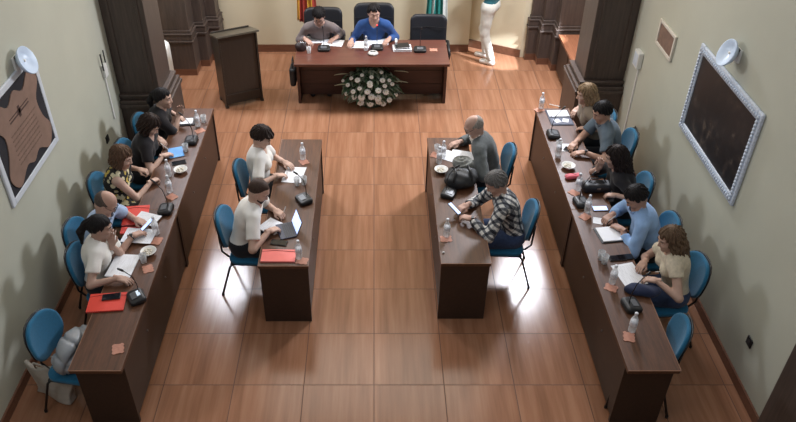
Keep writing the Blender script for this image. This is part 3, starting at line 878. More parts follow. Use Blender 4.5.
def make_glass():
    t = thing('drinking_glass', '', 'glass')
    MB().lathe([(0.026, 0), (0.034, 0.09), (0.032, 0.09), (0.0245, 0.006)], 18).build('tumbler', M_CLEAR, t, smooth=True)
    return t
G_G = 'clear tumblers on the desks'
def glass(u, v, label): return spawn('glass', make_glass, tuple(on(u, v)), 0, label, G_G)
HIDE = [(0.0, 0.9), (0.35, 0.72), (0.78, 1.0), (1.0, 0.62), (0.74, 0.25), (0.80, -0.2), (1.02, -0.62), (0.72, -0.98), (0.3, -0.74), (0.0, -0.86), (-0.3, -0.74), (-0.74, -0.96), (-1.0, -0.6), (-0.80, -0.15), (-0.74, 0.25), (-1.0, 0.66), (-0.72, 1.0), (-0.35, 0.72)]
def smooth_poly(poly, n=3):
    out = []; m = len(poly)
    for i in range(m):
        p0, p1, p2, p3 = (Vector(poly[(i + k - 1) % m]) for k in range(4))
        for q in range(n):
            t = q / n
            out.append(tuple(0.5 * ((2*p1) + (p2 - p0)*t + (2*p0 - 5*p1 + 4*p2 - p3)*t*t + (3*p1 - p0 - 3*p2 + p3)*t**3)))
    return out
def make_coaster():
    m = MB(); m.prism([(x * 0.058 * (0.62 + 0.42 / math.hypot(x, y)), y * 0.05 * (0.62 + 0.42 / math.hypot(x, y))) for x, y in smooth_poly(HIDE)], 0, 0.004)
    return tag(m.build('coaster', M_TAN), '', 'coaster')
G_C = 'tan hide-shaped coasters'
def coaster(u, v, label, rz=None): return spawn('coaster', make_coaster, tuple(on(u, v)), rnd.uniform(0, 3) if rz is None else rz, label, G_C)
def make_mic():
    t = thing('desk_microphone', '', 'microphone')
    def fn(X, Y, Z):
        d = rbox(X, Y, Z, (0, 0, 0.02), (0.088, 0.072, 0.038), 0.034)
        return smax(smax(d, Z - 0.052 - 0.20 * Y, 0.008), 0.001 - Z, 0.003)
    m = MB(); ext(m, *nets(fn, (-0.10, -0.09, -0.004), (0.10, 0.09, 0.085), 0.007)); m.build('base', M_BLACK, t, smooth=True)
    MB().box((0, -0.018, 0.0505), (0.085, 0.055, 0.004), (math.atan(0.2), 0, 0)).build('control_panel', mat('grey control panel', (92, 94, 98), 0.4, 0.2, 120), t)
    MB().tube([(0, 0.03, 0.055), (0, 0.028, 0.16), (0, 0.005, 0.26), (0, -0.05, 0.345)], 0.0042, 8).build('gooseneck', M_FRAME, t, smooth=True)
    MB().tube([(0, -0.05, 0.345), (0, -0.058, 0.354), (0, -0.088, 0.386)], [0.009, 0.0105, 0.008], 10).build('microphone_head', M_BLACK, t, smooth=True)
    return t
G_M = 'black gooseneck desk microphones'
def mic(u, v, rz, label): return spawn('mic', make_mic, tuple(on(u, v)), rz, label, G_M)
def make_paper():
    m = MB(); n = 6; vs = []; fs = []
    for j in range(2):
        for i in range(n + 1):
            x = (i / n - 0.5) * 0.21
            for y in (-0.148, 0.148): vs.append((x, y, 0.0015 + 0.006 * (i / n) ** 3 + 0.0012 * j))
    k = (n + 1) * 2
    for i in range(n):
        a = 2 * i; fs.append((a, a + 1, a + 3, a + 2)); fs.append((k + a, k + a + 2, k + a + 3, k + a + 1))
        fs.append((a, a + 2, k + a + 2, k + a)); fs.append((a + 1, k + a + 1, k + a + 3, a + 3))
    fs.append((0, k, k + 1, 1)); a = 2 * n; fs.append((a, a + 1, k + a + 1, k + a))
    m.add(vs, fs); t = m.build('sheet_of_paper', printed())
    return tag(t, '', 'paper')
def printed():
    if 'printed' in MATS: return MATS['printed']
    s = NT('printed paper'); sp = s.node('ShaderNodeSeparateXYZ'); s.link(s.obj(), sp.inputs[0])
    ln = s.math('LESS_THAN', s.math('FRACT', s.math('MULTIPLY', sp.outputs[1], 62)), 0.35)
    inn = s.math('MULTIPLY', s.math('LESS_THAN', s.math('ABSOLUTE', sp.outputs[0]), 0.08), s.math('LESS_THAN', s.math('ABSOLUTE', sp.outputs[1]), 0.12))
    n = s.math('GREATER_THAN', s.noise(s.obj((160, 8, 8)), 1, 2), 0.5)
    f = s.math('MULTIPLY', s.math('MULTIPLY', ln, inn), s.math('MULTIPLY', n, 0.35))
    s.color(s.mix(f, lin((228, 230, 234)), lin((90, 90, 95)))); s.b.inputs['Roughness'].default_value = 0.7
    MATS['printed'] = s.m; return s.m
G_P = 'white sheets of paper on the desks'
def paper(u, v, rz, label, sc=1.0, z=ZT):
    o = spawn('paper', make_paper, tuple(on(u, v, z)), rz, label, G_P); o.scale = (sc, sc, 1.0); return o
def make_phone(lit):
    t = thing('mobile_phone', '', 'phone')
    MB().box((0, 0, 0.005), (0.076, 0.155, 0.009)).build('phone_body', M_BLACK, t, bevel=0.003)
    MB().box((0, 0, 0.0099), (0.068, 0.142, 0.001)).build('screen', screen_mat('lit phone screen', (190, 210, 250), 1.2) if lit else mat('dark glass', (24, 26, 32), 0.12), t)
    return t
G_PH = 'mobile phones lying on the desks'
def phone(u, v, rz, label, lit=False, z=ZT):
    return spawn('phone%d' % lit, lambda: make_phone(lit), tuple(on(u, v, z)), rz, label, G_PH)
def make_bowl():
    t = thing('bowl', '', 'bowl')
    MB().lathe([(0.035, 0), (0.04, 0.004), (0.068, 0.036), (0.074, 0.042), (0.068, 0.041), (0.040, 0.012), (0.0, 0.010)], 24).build('dish', mat('white porcelain', (224, 224, 220), 0.25, 0.02), t, smooth=True)
    m = MB()
    for k in range(16):
        a = rnd.uniform(0, 6.28); r = 0.045 * math.sqrt(rnd.random()); m.sphere((r * math.cos(a), r * math.sin(a), 0.027 + 0.006 * rnd.random()), (0.012, 0.009, 0.008), 8, 6)
    o = m.build('sweets', mat('wrapped sweets', (214, 206, 190), 0.4, 0.3, 60), t, smooth=True); o['kind'] = 'stuff'
    return t
G_BW = 'white bowls of sweets on the desks'
def bowl(u, v, label): return spawn('bowl', make_bowl, tuple(on(u, v)), 0, label, G_BW)
def make_pen():
    t = thing('pen', '', 'pen')
    MB().tube([(0, 0, 0), (0, 0, 0.012), (0, 0, 0.135), (0, 0, 0.14)], [0.001, 0.004, 0.0042, 0.003], 8).build('barrel', M_WPLAS, t, smooth=True)
    MB().tube([(0.005, 0, 0.10), (0.0055, 0, 0.137)], 0.0012, 6).build('clip', M_CHROME, t)
    return t
G_PN = 'pens held by the councillors'
def pen(p, rx, rz, label):
    o = spawn('pen', make_pen, tuple(p), rz, label, G_PN); o.rotation_euler = (rx, 0, rz); return o
def folder(u, v, w, l, rz, label, m=None, band=True, name='folder'):
    m = m or M_RED
    t = thing(name, label, 'folder', tuple(on(u, v)), rz)
    MB().box((0, 0, 0.0025), (w, l, 0.005)).build('back_cover', m, t, bevel=0.002)
    MB().box((0, 0, 0.0085), (w - 0.01, l - 0.012, 0.004)).build('paper_sheets', M_WHITE, t)
    MB().box((0.001, 0, 0.013), (w, l, 0.003), (0, R(0.6), 0)).build('front_cover', m, t, bevel=0.0015)
    if band:
        MB().tube([(-w * 0.5, l * 0.32, 0.016), (-w * 0.1, l * 0.40, 0.018), (w * 0.5, l * 0.30, 0.017)], 0.002, 6).build('elastic_band', mat('dark red elastic', (120, 34, 32), 0.7), t)
    return t
# ------------------------------------------------------------------ clothing materials
def plaid():
    s = NT('black white check flannel')
    sp = s.node('ShaderNodeSeparateXYZ'); s.link(s.obj(), sp.inputs[0])
    a = s.math('ADD', s.math('MULTIPLY', sp.outputs[1], 0.80), s.math('MULTIPLY', sp.outputs[2], 0.60))
    b = s.math('ADD', s.math('MULTIPLY', sp.outputs[2], 0.80), s.math('MULTIPLY', sp.outputs[1], -0.60))
    def band(x, k, w, o=0.0): return s.math('LESS_THAN', s.math('FRACT', s.math('ADD', s.math('MULTIPLY', x, k), o)), w)
    u = band(sp.outputs[0], 17.0, 0.42); v = band(b, 17.0, 0.42); w = band(a, 17.0, 0.30)
    d = s.math('ADD', s.math('MULTIPLY', u, 0.45), s.math('ADD', s.math('MULTIPLY', v, 0.45), s.math('MULTIPLY', w, 0.18)))
    s.color(s.ramp(d, [(0.0, lin((214, 212, 206))), (0.42, lin((104, 106, 110))), (0.85, lin((26, 30, 40)))]))
    s.b.inputs['Roughness'].default_value = 0.85
    return s.m
def floral():
    s = NT('black cream floral print')
    v = s.node('ShaderNodeTexVoronoi'); v.inputs['Scale'].default_value = 17.0; s.link(s.obj(), v.inputs['Vector'])
    n = s.noise(s.obj(), 25, 2)
    f = s.math('ADD', v.outputs['Distance'], s.math('MULTIPLY', n, 0.25))
    cm = s.mix(s.math('GREATER_THAN', s.noise(s.obj(), 9, 1), 0.55), lin((214, 205, 170)), lin((196, 172, 84)))
    s.color(s.mix(s.math('GREATER_THAN', f, 0.58), cm, lin((30, 28, 30)))); s.b.inputs['Roughness'].default_value = 0.8
    return s.m
def cloth(name, rgb, vary=0.06): return mat(name, rgb, 0.88, vary, 30, bump=0.25, bscale=260, spec=0.25, sheen=0.15)
C_WT = cloth('white cotton', (234, 231, 224), 0.02); C_BLK = cloth('black jersey', (32, 30, 33)); C_LB = cloth('light blue shirt cotton', (158, 180, 210))
C_LB2 = cloth('sky blue shirt cotton', (146, 180, 222)); C_GRY = cloth('slate polo cotton', (92, 106, 118)); C_CRM = cloth('cream lace', (208, 196, 172), 0.14)
C_BEI = cloth('greige blouse', (128, 116, 102)); C_GSH = cloth('grey shirt cotton', (122, 112, 112)); C_NAVY = cloth('blue knit', (44, 78, 134)); C_BLZ = cloth('charcoal blazer wool', (88, 92, 92), 0.15)
C_JN = cloth('blue denim', (52, 66, 96), 0.2); C_DK = cloth('dark trousers', (36, 37, 42)); C_TEAL = cloth('teal padded vest', (34, 82, 90)); C_STN = cloth('stone trousers', (205, 202, 192)); C_NV2 = cloth('navy trousers', (38, 46, 72))
BR = (44, 32, 27); DK = (26, 23, 24); GR = (106, 104, 102); LBR = (92, 70, 54); BLD = (138, 116, 90)
FL, FR_, FD = R(-90), R(90), R(180)
Z7 = 0.775
def q(u, v, z=Z7): return tuple(P(u, v, z))
ppl = {}
FORCE = {}
def pp(key, *a, **k): ppl[key] = person(*a, **k); return ppl[key]
# left wall row, far to near
pp('L1', 'farthest woman of the left row, in a black top with dark tied hair, hand raised', P(163, 98, 1.12), FL, q(182, 118), q(180, 109, 0.93), pitch=8, hyaw=-8, fem=True, tone=(183, 151, 134), hair=('pony', DK), top=C_BLK, sleeve=0.9, pants=C_DK, hdir=(None, (0.3, 0.2, 0.9)), nrm=((0, 0, 1), (-1, 0, 0)))
pp('L2', 'woman with dark shoulder-length hair in a black T-shirt, writing over the blue notebook', P(150, 125, 1.11), FL, q(163, 142, 0.80), q(169, 154), pitch=40, hyaw=-5, fem=True, tone=(193, 161, 144), hair=('bob', BR), top=C_BLK, sleeve=0.6, vneck=0.03, pants=C_DK)
pp('L3', 'woman with brown hair in a sleeveless black and cream floral dress', P(122, 157, 1.12), FL, q(146, 171, 0.80), q(157, 179), pitch=22, hyaw=-8, fem=True, tone=(193, 161, 144), hair=('bob', LBR), top=floral(), sleeve=0, pants=MATS.setdefault('fl', floral()), dress=True, curl=(1.2, 1.2))
pp('L4', 'balding man in light blue shirt and glasses bent over a phone, left row', P(106, 203, 1.13), FL, q(142, 222, 0.79), q(140, 233, 0.79), pitch=42, tone=(182, 146, 129), hair=('ring', (84, 74, 68)), top=C_LB, sleeve=0.75, pants=C_JN, glasses=True, watch=1, collar=True, belly=0.02)
pp('L5', 'woman in a white T-shirt with a dark ponytail, nearest on the left row', P(100, 227, 1.13), FL, q(111, 238, 0.98), q(126, 280), pitch=18, hyaw=12, fem=True, tone=(176, 144, 128), hair=('pony', DK), top=C_WT, sleeve=0.62, pants=C_DK, hdir=((0.1, 0.2, 0.95), None), nrm=((1, 0, 0), (0, 0, 1)))
# inner left
pp('I6', 'short-haired person in a white T-shirt writing at the far end of the inner left desk', P(262, 137, 1.15), FL, q(290, 165), q(283, 175), pitch=32, hyaw=-10, fem=True, tone=(198, 165, 148), hair=('crop', BR), top=C_WT, sleeve=0.72, vneck=0.06, pants=C_DK)
pp('I7', 'bearded balding man in a white T-shirt writing in front of the laptop', P(259, 191, 1.13), FL, q(281, 214), q(276, 229), pitch=35, hyaw=-10, tone=(195, 160, 141), hair=('buzz', (66, 51, 44)), top=C_WT, sleeve=0.7, pants=C_DK, beard=(46, 34, 30), curl=(0.9, 0.7))
# inner right
pp('I8', 'bald man with glasses in a charcoal blazer at the inner right desk', P(474, 126, 1.13), FR_, q(462, 160, 0.80), q(453, 144), pitch=35, hyaw=5, tone=(188, 154, 138), hair=('ring', (150, 142, 134)), top=C_BLZ, inner=C_WT, sleeve=1.9, vneck=0.10, pants=C_DK, glasses=True, collar=True, belly=0.02)
pp('I9', 'grey-haired man in a black and white checked shirt holding a phone', P(496, 183, 1.13), FR_, q(464, 217, 0.80), q(461, 208, 0.80), pitch=36, hyaw=6, tone=(183, 146, 129), hair=('short', GR), top=plaid(), sleeve=1.88, pants=C_JN, watch=-1, collar=True, curl=(0.8, 0.8))
# right wall row, far to near
pp('R10', 'woman with long blonde hair in a greige top, farthest on the right row', P(586, 94, 1.12), FR_, q(580, 128), q(574, 112, 0.80), pitch=14, hyaw=0, fem=True, tone=(184, 151, 134), hair=('long', BLD), top=C_BEI, sleeve=1.2, pants=C_DK)
pp('R11', 'dark-haired man in a slate blue polo shirt leaning on the right row', P(602, 112, 1.13), FR_, q(577, 153), q(572, 146), pitch=26, hyaw=12, tone=(179, 142, 123), hair=('short', DK), top=C_GRY, sleeve=0.68, pants=C_DK, collar=True, watch=-1)
pp('R12', 'woman with long dark hair in a black top, hand raised to her face', P(616, 157, 1.11), FR_, q(608, 195), q(601, 163, 0.97), pitch=20, hyaw=-14, fem=True, tone=(178, 146, 130), hair=('long', (38, 30, 28)), top=C_BLK, sleeve=0.9, pants=C_DK, hdir=(None, (0.15, -0.1, 0.95)), nrm=((0, 0, 1), (-1, 0, 0)), curl=(0.6, 0.9))
pp('R13', 'dark-haired man in a light blue shirt writing in a notebook', P(636, 197, 1.12), FR_, q(616, 226), q(606, 219), pitch=42, hyaw=5, tone=(173, 136, 119), hair=('short', DK), top=C_LB2, sleeve=1.75, pants=C_DK, collar=True, belly=0.03, curl=(0.5, 0.9))
pp('R14', 'woman with long light brown hair in a cream lace top, nearest on the right row', P(670, 239, 1.12), FR_, q(647, 279, 0.80), q(640, 267, 0.79), pitch=20, hyaw=6, fem=True, tone=(188, 154, 136), hair=('long', (104, 84, 66)), top=C_CRM, sleeve=0.35, pants=C_JN, curl=(0.7, 0.9))
# head table
pp('H15', 'man in a grey shirt and glasses reading papers at the head table', P(319, 16, 1.12), FD, q(332, 40), q(309, 42), pitch=40, tone=(187, 150, 134), hair=('short', DK), top=C_GSH, sleeve=1.85, pants=C_DK, hint_out=0.3, glasses=True, collar=True)
pp('H16', 'man in a blue jumper at the middle of the head table', P(374, 13, 1.15), FD, q(386, 42), q(350, 44), pitch=12, hyaw=10, tone=(183, 146, 129), hair=('short', DK), top=C_NAVY, sleeve=1.9, vneck=0.05, pants=C_DK, hint_out=0.3)
pp('S17', 'standing person in a teal vest and pale trousers by the back wall', (1.72, 10.90, 1.66), R(60), (1.44, 10.98, 1.10), (1.54, 11.10, 1.10), pitch=10, tone=(188, 154, 136), hair=('short', BR), top=C_TEAL, sleeve=0, pants=C_STN, shoes=(205, 200, 192), stand=True, feet=(1,), sc=0.98)
# chairs of the seated
CH = {'L1': 'blue chair under the farthest woman of the left row, against the dark pier', 'L2': 'blue chair under the woman with the blue notebook', 'L3': 'blue chair under the woman in the floral dress',
      'L4': 'blue chair under the balding man of the left row', 'L5': 'blue chair under the woman with the ponytail and white T-shirt', 'I6': 'blue chair under the short-haired person at the inner left desk',
      'I7': 'blue chair under the bearded man in white', 'I8': 'blue chair under the man in the charcoal blazer', 'I9': 'blue chair under the man in the checked shirt',
      'R10': 'blue chair under the blonde woman of the right row', 'R11': 'blue chair under the man in the slate polo', 'R12': 'blue chair under the woman with long dark hair',
      'R13': 'blue chair under the man writing in the light blue shirt', 'R14': 'blue chair under the woman in the cream lace top'}
for k, lab in CH.items():
    e = ppl[k]; rz = e.rotation_euler.z; f = Vector((-math.sin(rz), math.cos(rz), 0))
    p = Vector(e.location) + f * 0.07 + Vector({'I6': (-0.03, -0.10, 0), 'I8': (0.03, -0.03, 0)}.get(k, (0, 0, 0)))
    chair(tuple(p), rz + R(rnd.uniform(-4, 4)), lab)
chair((-2.49, 4.21, 0), R(-100), 'empty blue chair nearest the bottom left corner, holding a silver jacket')
chair((2.26, 4.25, 0), R(78), 'empty blue chair at the near end of the right row')
spawn('exec', make_exec, (ppl['H15'].location.x + 0.02, ppl['H15'].location.y + 0.02, 0), PI, 'black leather chair under the man in the grey shirt', G_EX)
spawn('exec', None, (ppl['H16'].location.x, ppl['H16'].location.y - 0.0, 0), PI, 'black leather chair under the man in the blue jumper', G_EX).scale = (1.04, 1.04, 1.09)
spawn('exec', None, (0.79, 10.06, 0), R(178), 'empty black leather chair at the right end of the head table', G_EX).scale = (0.94, 0.94, 0.96)

# ------------------------------------------------------------------ things on the left row
ry = R
bottle(198, 126, 'water bottle at the far end of the left row beside the white sheet')
coaster(200, 131, 'tan coaster at the far end of the left row')
glass(204, 122, 'tumbler at the far end corner of the left row')
folder(185.5, 122.5, 0.17, 0.22, R(-80), 'dark slim tablet case with a white page, before the farthest woman of the left row', mat('dark case', (40, 40, 46), 0.5), False, 'tablet_case')
paper(184.5, 121.5, R(-82), 'white sheet lying on the dark tablet case of the left row', 0.66, ZT + 0.016)
mic(191.5, 142, R(-90), 'desk microphone between the two women in black')
t = thing('notebook', 'bright blue notebook under the hands of the woman in the black T-shirt', 'notebook', tuple(on(176, 153)), R(-70))
MB().box((0, 0, 0.004), (0.20, 0.15, 0.006)).build('page_block', M_WHITE, t); MB().box((0, 0, 0.009), (0.21, 0.16, 0.003)).build('cover', mat('bright blue cover', (92, 158, 222), 0.5, 0.08), t, bevel=0.002)
glass(186, 151, 'tumbler beside the blue notebook')
bowl(181, 172, 'white bowl on the left row beside the floral dress')
phone(179, 163, R(-70), 'black phone lying beside the bowl on the left row')
bottle(169, 176, 'water bottle in front of the floral dress, the farther of two')
bottle(170, 192, 'water bottle in front of the floral dress, the nearer of two')
coaster(172, 197, 'tan coaster under the pair of bottles before the floral dress')
mic(166, 211, R(-90), 'desk microphone between the floral dress and the bent balding man')
folder(136, 216, 0.24, 0.31, R(8), 'red folder partly under papers, in front of the bent balding man')
paper(147, 219, R(70), 'sheet of paper on the red folder beyond the phone', 0.8, ZT + 0.018)
folder(133, 231, 0.23, 0.10, R(4), 'narrow red folder edge below the arm of the balding man', None, False)
paper(139, 236, R(84), 'sheet of paper under the watch hand of the balding man', 1.0, ZT + 0.018)
t = make_phone(True); t.location = P(147.5, 225, 0.80); t.rotation_euler = (R(28), R(-18), R(-55)); tag(t, 'blue-lit phone held up by the balding man of the left row', 'phone')
bottle(156.5, 234, 'water bottle in front of the balding man')
coaster(157, 241, 'tan coaster in front of the balding man')
bowl(149, 254, 'white bowl beyond the open white pad on the left row')
glass(144, 262, 'tumbler between the bowl and the open white pad')
coaster(148, 269, 'tan coaster beside the tumbler and open pad')
t = thing('writing_pad', 'open white pad under the hand of the woman with the ponytail', 'notebook', tuple(on(123, 266)), R(-4))
MB().box((0, 0, 0.004), (0.23, 0.31, 0.008)).build('page_block', M_WHITE, t, bevel=0.001); MB().box((0, 0.0, 0.009), (0.215, 0.295, 0.0015)).build('top_page', printed(), t)
mic(137, 299, R(-60), 'desk microphone with a bright little display beside the orange-red folder')
m = MB(); o = [x for x in COL.objects if x.type == 'EMPTY' and x.get('label', '').startswith('desk microphone with a bright')][0]
MB().box((0.0, 0.02, 0.062), (0.06, 0.03, 0.008), (math.atan(0.2), 0, 0)).build('display', screen_mat('small lit display', (210, 225, 240), 0.8), o)
folder(107, 303, 0.31, 0.22, R(6), 'orange-red folder with elastic band, near end of the left row')
t = phone(111.5, 297, R(-80), 'black phone lying on the orange-red folder', z=ZT + 0.017)
coaster(118, 349, 'lone tan hide-shaped coaster on the bare near end of the left row', R(-75))

# ------------------------------------------------------------------ inner left desk
bottle(303, 159, 'water bottle at the far end of the inner left desk'); coaster(304, 162, 'tan coaster at the far end of the inner left desk')
paper(294, 175, R(-8), 'sheet of paper under the short-haired person\'s hands', 1.0)
glass(297, 185, 'tumbler, left one of the pair by the inner left microphone'); glass(304, 184, 'tumbler, right one of the pair by the inner left microphone')
mic(304, 201, R(-60), 'desk microphone on the inner left desk')
t = thing('notebook', 'small open notebook under the bearded man\'s hand', 'notebook', tuple(on(270, 226)), R(-35))
MB().box((0, 0, 0.004), (0.16, 0.20, 0.008)).build('page_block', M_WHITE, t, bevel=0.001); MB().box((0, 0, 0.0085), (0.15, 0.19, 0.001)).build('top_page', printed(), t)
t = thing('laptop', 'dark navy laptop with a bright screen facing the bearded man', 'laptop', tuple(on(288, 231)), R(-72)); t.scale = (0.88, 0.88, 0.88)
M_NV = mat('navy laptop shell', (28, 34, 62), 0.4, 0.08)
MB().box((0, -0.02, 0.008), (0.27, 0.18, 0.014)).build('keyboard_base', M_NV, t, bevel=0.004)
m = MB()
for j in range(5):
    for i in range(12): m.box((-0.115 + i * 0.021, 0.045 - j * 0.022, 0.0155), (0.017, 0.017, 0.002))
m.build('keys', M_BLACK, t)
lid = MB().box((0, 0, 0.09), (0.27, 0.009, 0.18)).build('lid', M_NV, t, bevel=0.003); lid.location = (0, 0.072, 0.014); lid.rotation_euler = (R(-22), 0, 0)
MB().box((0, -0.0052, 0.093), (0.25, 0.0015, 0.155)).build('screen', screen_mat('bright laptop screen', (190, 205, 245), 1.6), lid)
phone(279, 243, R(80), 'black phone lying in front of the pink folder')
folder(278.5, 256.5, 0.315, 0.17, R(0), 'salmon pink folder at the near end of the inner left desk', mat('salmon pink card', (240, 124, 116), 0.55, 0.04))
bottle(299, 258, 'water bottle at the near right corner of the inner left desk'); coaster(302, 261, 'tan coaster at the near right corner of the inner left desk')

# ------------------------------------------------------------------ inner right desk
bottle(443, 157, 'water bottle at the far end of the inner right desk'); bottle(439, 163, 'second water bottle from the far end of the inner right desk')
glass(437, 152, 'tumbler at the far left corner of the inner right desk'); coaster(435, 155, 'tan coaster at the far left corner of the inner right desk')
paper(452, 157, R(60), 'sheet of paper before the man in the blazer, left of two', 0.9); paper(463, 156, R(75), 'sheet of paper before the man in the blazer, right of two', 0.9, ZT + 0.004)
bowl(441, 172, 'white bowl at the edge of the inner right desk')
pb = P(461, 183, ZT)
t = thing('backpack', 'black backpack lying on the inner right desk', 'bag', tuple(pb), R(8)); M_BAG = mat('black nylon', (34, 36, 38), 0.55, 0.2, 30, bump=0.3, bscale=90)
def bagf(X, Y, Z):
    d = ell(X, Y, Z, (0, 0, 0.075), (0.17, 0.155, 0.10)); d = smin(d, ell(X, Y, Z, (-0.09, -0.05, 0.05), (0.09, 0.08, 0.06)), 0.05)
    d = smin(d, ell(X, Y, Z, (0.09, 0.07, 0.06), (0.09, 0.08, 0.07)), 0.04)
    return smax(d + 0.006 * np.sin(40 * X + 22 * Y) * np.sin(30 * Y + 35 * Z), 0.002 - Z, 0.01)
m = MB(); ext(m, *nets(bagf, (-0.24, -0.22, -0.01), (0.24, 0.22, 0.22), 0.010)); m.build('bag_body', M_BAG, t, smooth=True)
for s in (-1, 1): MB().tube([(0.10 * s - 0.02, -0.13, 0.10), (0.08 * s, -0.06, 0.175), (0.07 * s, 0.04, 0.18), (0.10 * s, 0.12, 0.11)], 0.013, 8).build('strap', M_BLACK, t, smooth=True)
MB().tube([(-0.14, 0.02, 0.10), (-0.04, 0.0, 0.178), (0.10, -0.02, 0.145)], 0.005, 6).build('zip', M_CHROME, t, smooth=True)
def scarf(X, Y, Z):
    r = np.sqrt(X*X + (Y*1.2)**2); d = ell(X, Y, Z, (0, 0, 0.03), (0.115, 0.10, 0.055))
    return d + 0.010 * np.sin(r * 120 + 2 * np.arctan2(Y, X))
m = MB(); ext(m, *nets(scarf, (-0.15, -0.13, -0.04), (0.15, 0.13, 0.11), 0.009))
o = m.build('scarf', mat('grey knitted wool', (126, 128, 124), 0.9, 0.15, 40, bump=0.4, bscale=160), smooth=True); o.location = (pb.x + 0.02, pb.y + 0.14, ZT + 0.13); tag(o, 'grey knitted scarf heaped on the black backpack', 'scarf')
mic(448.5, 195, R(70), 'desk microphone beside the black backpack')
t = make_phone(True); t.location = P(454, 209, 0.82); t.rotation_euler = (R(30), R(20), R(60)); tag(t, 'lit phone held by the man in the checked shirt', 'phone')
bottle(446.5, 236, 'water bottle near the near end of the inner right desk'); coaster(446, 239, 'tan coaster near the near end of the inner right desk')
m = MB(); m.sphere((0, 0, 0.008), (0.012, 0.009, 0.008), 8, 6); o = m.build('sweet', M_WPLAS, smooth=True); o.location = on(443.5, 253); tag(o, 'single white wrapped sweet on the near end of the inner right desk', 'sweet')

# ------------------------------------------------------------------ right row
bottle(541, 108, 'water bottle at the far end of the right row'); coaster(539, 110, 'tan coaster at the far end of the right row')
pen(on(549, 104, ZT + 0.006), R(90), R(60), 'pen lying at the far end of the right row')
t = thing('ring_binder', 'open dark ring binder with white pages before the blonde woman', 'binder', tuple(on(559.5, 118)), R(92))
MB().box((0, 0.0, 0.004), (0.36, 0.27, 0.008)).build('cover', mat('dark blue binder', (40, 44, 62), 0.45), t, bevel=0.002)
MB().box((0.085, 0, 0.013), (0.15, 0.24, 0.010)).build('page_stack', printed(), t); MB().box((-0.09, 0, 0.0105), (0.15, 0.24, 0.005)).build('divider', mat('grey divider', (70, 74, 92), 0.5), t)
for dx, dy in ((-0.09, 0.05), (-0.085, -0.05)): MB().box((dx, dy, 0.0145), (0.08, 0.07, 0.002), (0, 0, dy * 6)).build('loose_card', M_WHITE, t)
MB().tube([(0, -0.10, 0.010), (0, -0.10, 0.028), (0.012, -0.10, 0.03)], 0.003, 6).build('ring', M_CHROME, t); MB().tube([(0, 0.10, 0.010), (0, 0.10, 0.028), (0.012, 0.10, 0.03)], 0.003, 6).build('ring', M_CHROME, t)
mic(553, 136, R(90), 'desk microphone beside the open ring binder')
glass(558.5, 148, 'tumbler beside the polo man\'s paper'); paper(567, 148, R(85), 'sheet of paper under the polo man\'s hands', 0.72)
phone(571, 150, R(60), 'black phone on the polo man\'s paper', z=ZT + 0.006)
bottle(558, 155, 'water bottle in front of the man in the slate polo')
bowl(568, 168, 'white bowl on the right row')
def pouchf(X, Y, Z): return smax(rbox(X, Y, Z, (0, 0, 0.022), (0.085, 0.035, 0.024), 0.022), 0.001 - Z, 0.004) + 0.002 * np.sin(60 * X)
m = MB(); ext(m, *nets(pouchf, (-0.1, -0.05, -0.005), (0.1, 0.05, 0.06), 0.007)); t = thing('pencil_case', 'small pink pencil case beside the white bowl of the right row', 'pencil case', tuple(on(572.5, 178)), R(10))
m.build('pouch', mat('pink fabric', (226, 108, 122), 0.7, 0.06), t, smooth=True); MB().tube([(-0.075, 0, 0.045), (0.075, 0, 0.045)], 0.003, 6).build('zip', M_CHROME, t)
bottle(577.5, 190, 'water bottle in front of the woman with long dark hair'); coaster(574, 193, 'tan coaster in front of the woman with long dark hair')
def purse(X, Y, Z): return smax(rbox(X, Y, Z, (0, 0, 0.045), (0.15, 0.07, 0.05), 0.035) + 0.003 * np.sin(50 * X) * np.sin(40 * Z), 0.001 - Z, 0.004)
t = thing('handbag', 'black handbag lying on the right row before the dark-haired woman', 'bag', tuple(on(596, 190)), R(2)); m = MB(); ext(m, *nets(purse, (-0.18, -0.1, -0.005), (0.18, 0.1, 0.12), 0.009)); m.build('bag_body', M_LEATH, t, smooth=True)
MB().tube([(-0.10, 0, 0.085), (-0.06, 0.03, 0.125), (0.06, 0.03, 0.125), (0.10, 0, 0.085)], 0.006, 8).build('handle', M_LEATH, t, smooth=True); MB().box((0, -0.069, 0.06), (0.04, 0.008, 0.02)).build('clasp', M_CHROME, t)
mic(581, 204, R(100), 'desk microphone beside the black handbag')
bottle(587, 212, 'water bottle beside the glowing phone of the right row'); coaster(585, 217, 'tan coaster beside the glowing phone of the right row')
phone(600, 209, R(92), 'glowing phone lying flat on the right row', True)
t = thing('notebook', 'open notebook with dark cover under the pen of the man in light blue', 'notebook', tuple(on(611, 235)), R(98))
MB().box((0, 0, 0.003), (0.23, 0.27, 0.005)).build('cover', M_BLACK, t, bevel=0.001); MB().box((0.004, -0.008, 0.011), (0.21, 0.25, 0.012)).build('page_block', M_WHITE, t, bevel=0.001)
paper(600, 221.5, R(75), 'small sheet of paper above the notebook of the man in light blue', 0.45)
glass(604, 263, 'tumbler beside the dark phone of the right row'); glass(600.5, 259, 'tumbler touching its twin beside the dark phone of the right row')
phone(617, 258.5, R(95), 'dark phone beside the tumblers, left of two side by side'); phone(625, 257.5, R(98), 'dark phone beside the lace-top woman, right of two side by side')
paper(629, 275, R(12), 'sheet of paper in front of the woman in the cream lace top', 1.0)
bottle(612, 283, 'water bottle in front of the woman in the cream lace top'); coaster(611, 288, 'tan coaster in front of the woman in the cream lace top')
mic(631, 307, R(100), 'desk microphone at the near end of the right row')
bottle(631.5, 331, 'water bottle at the near end of the right row, nearest the camera'); coaster(629, 337, 'tan coaster at the near end of the right row, nearest the camera')
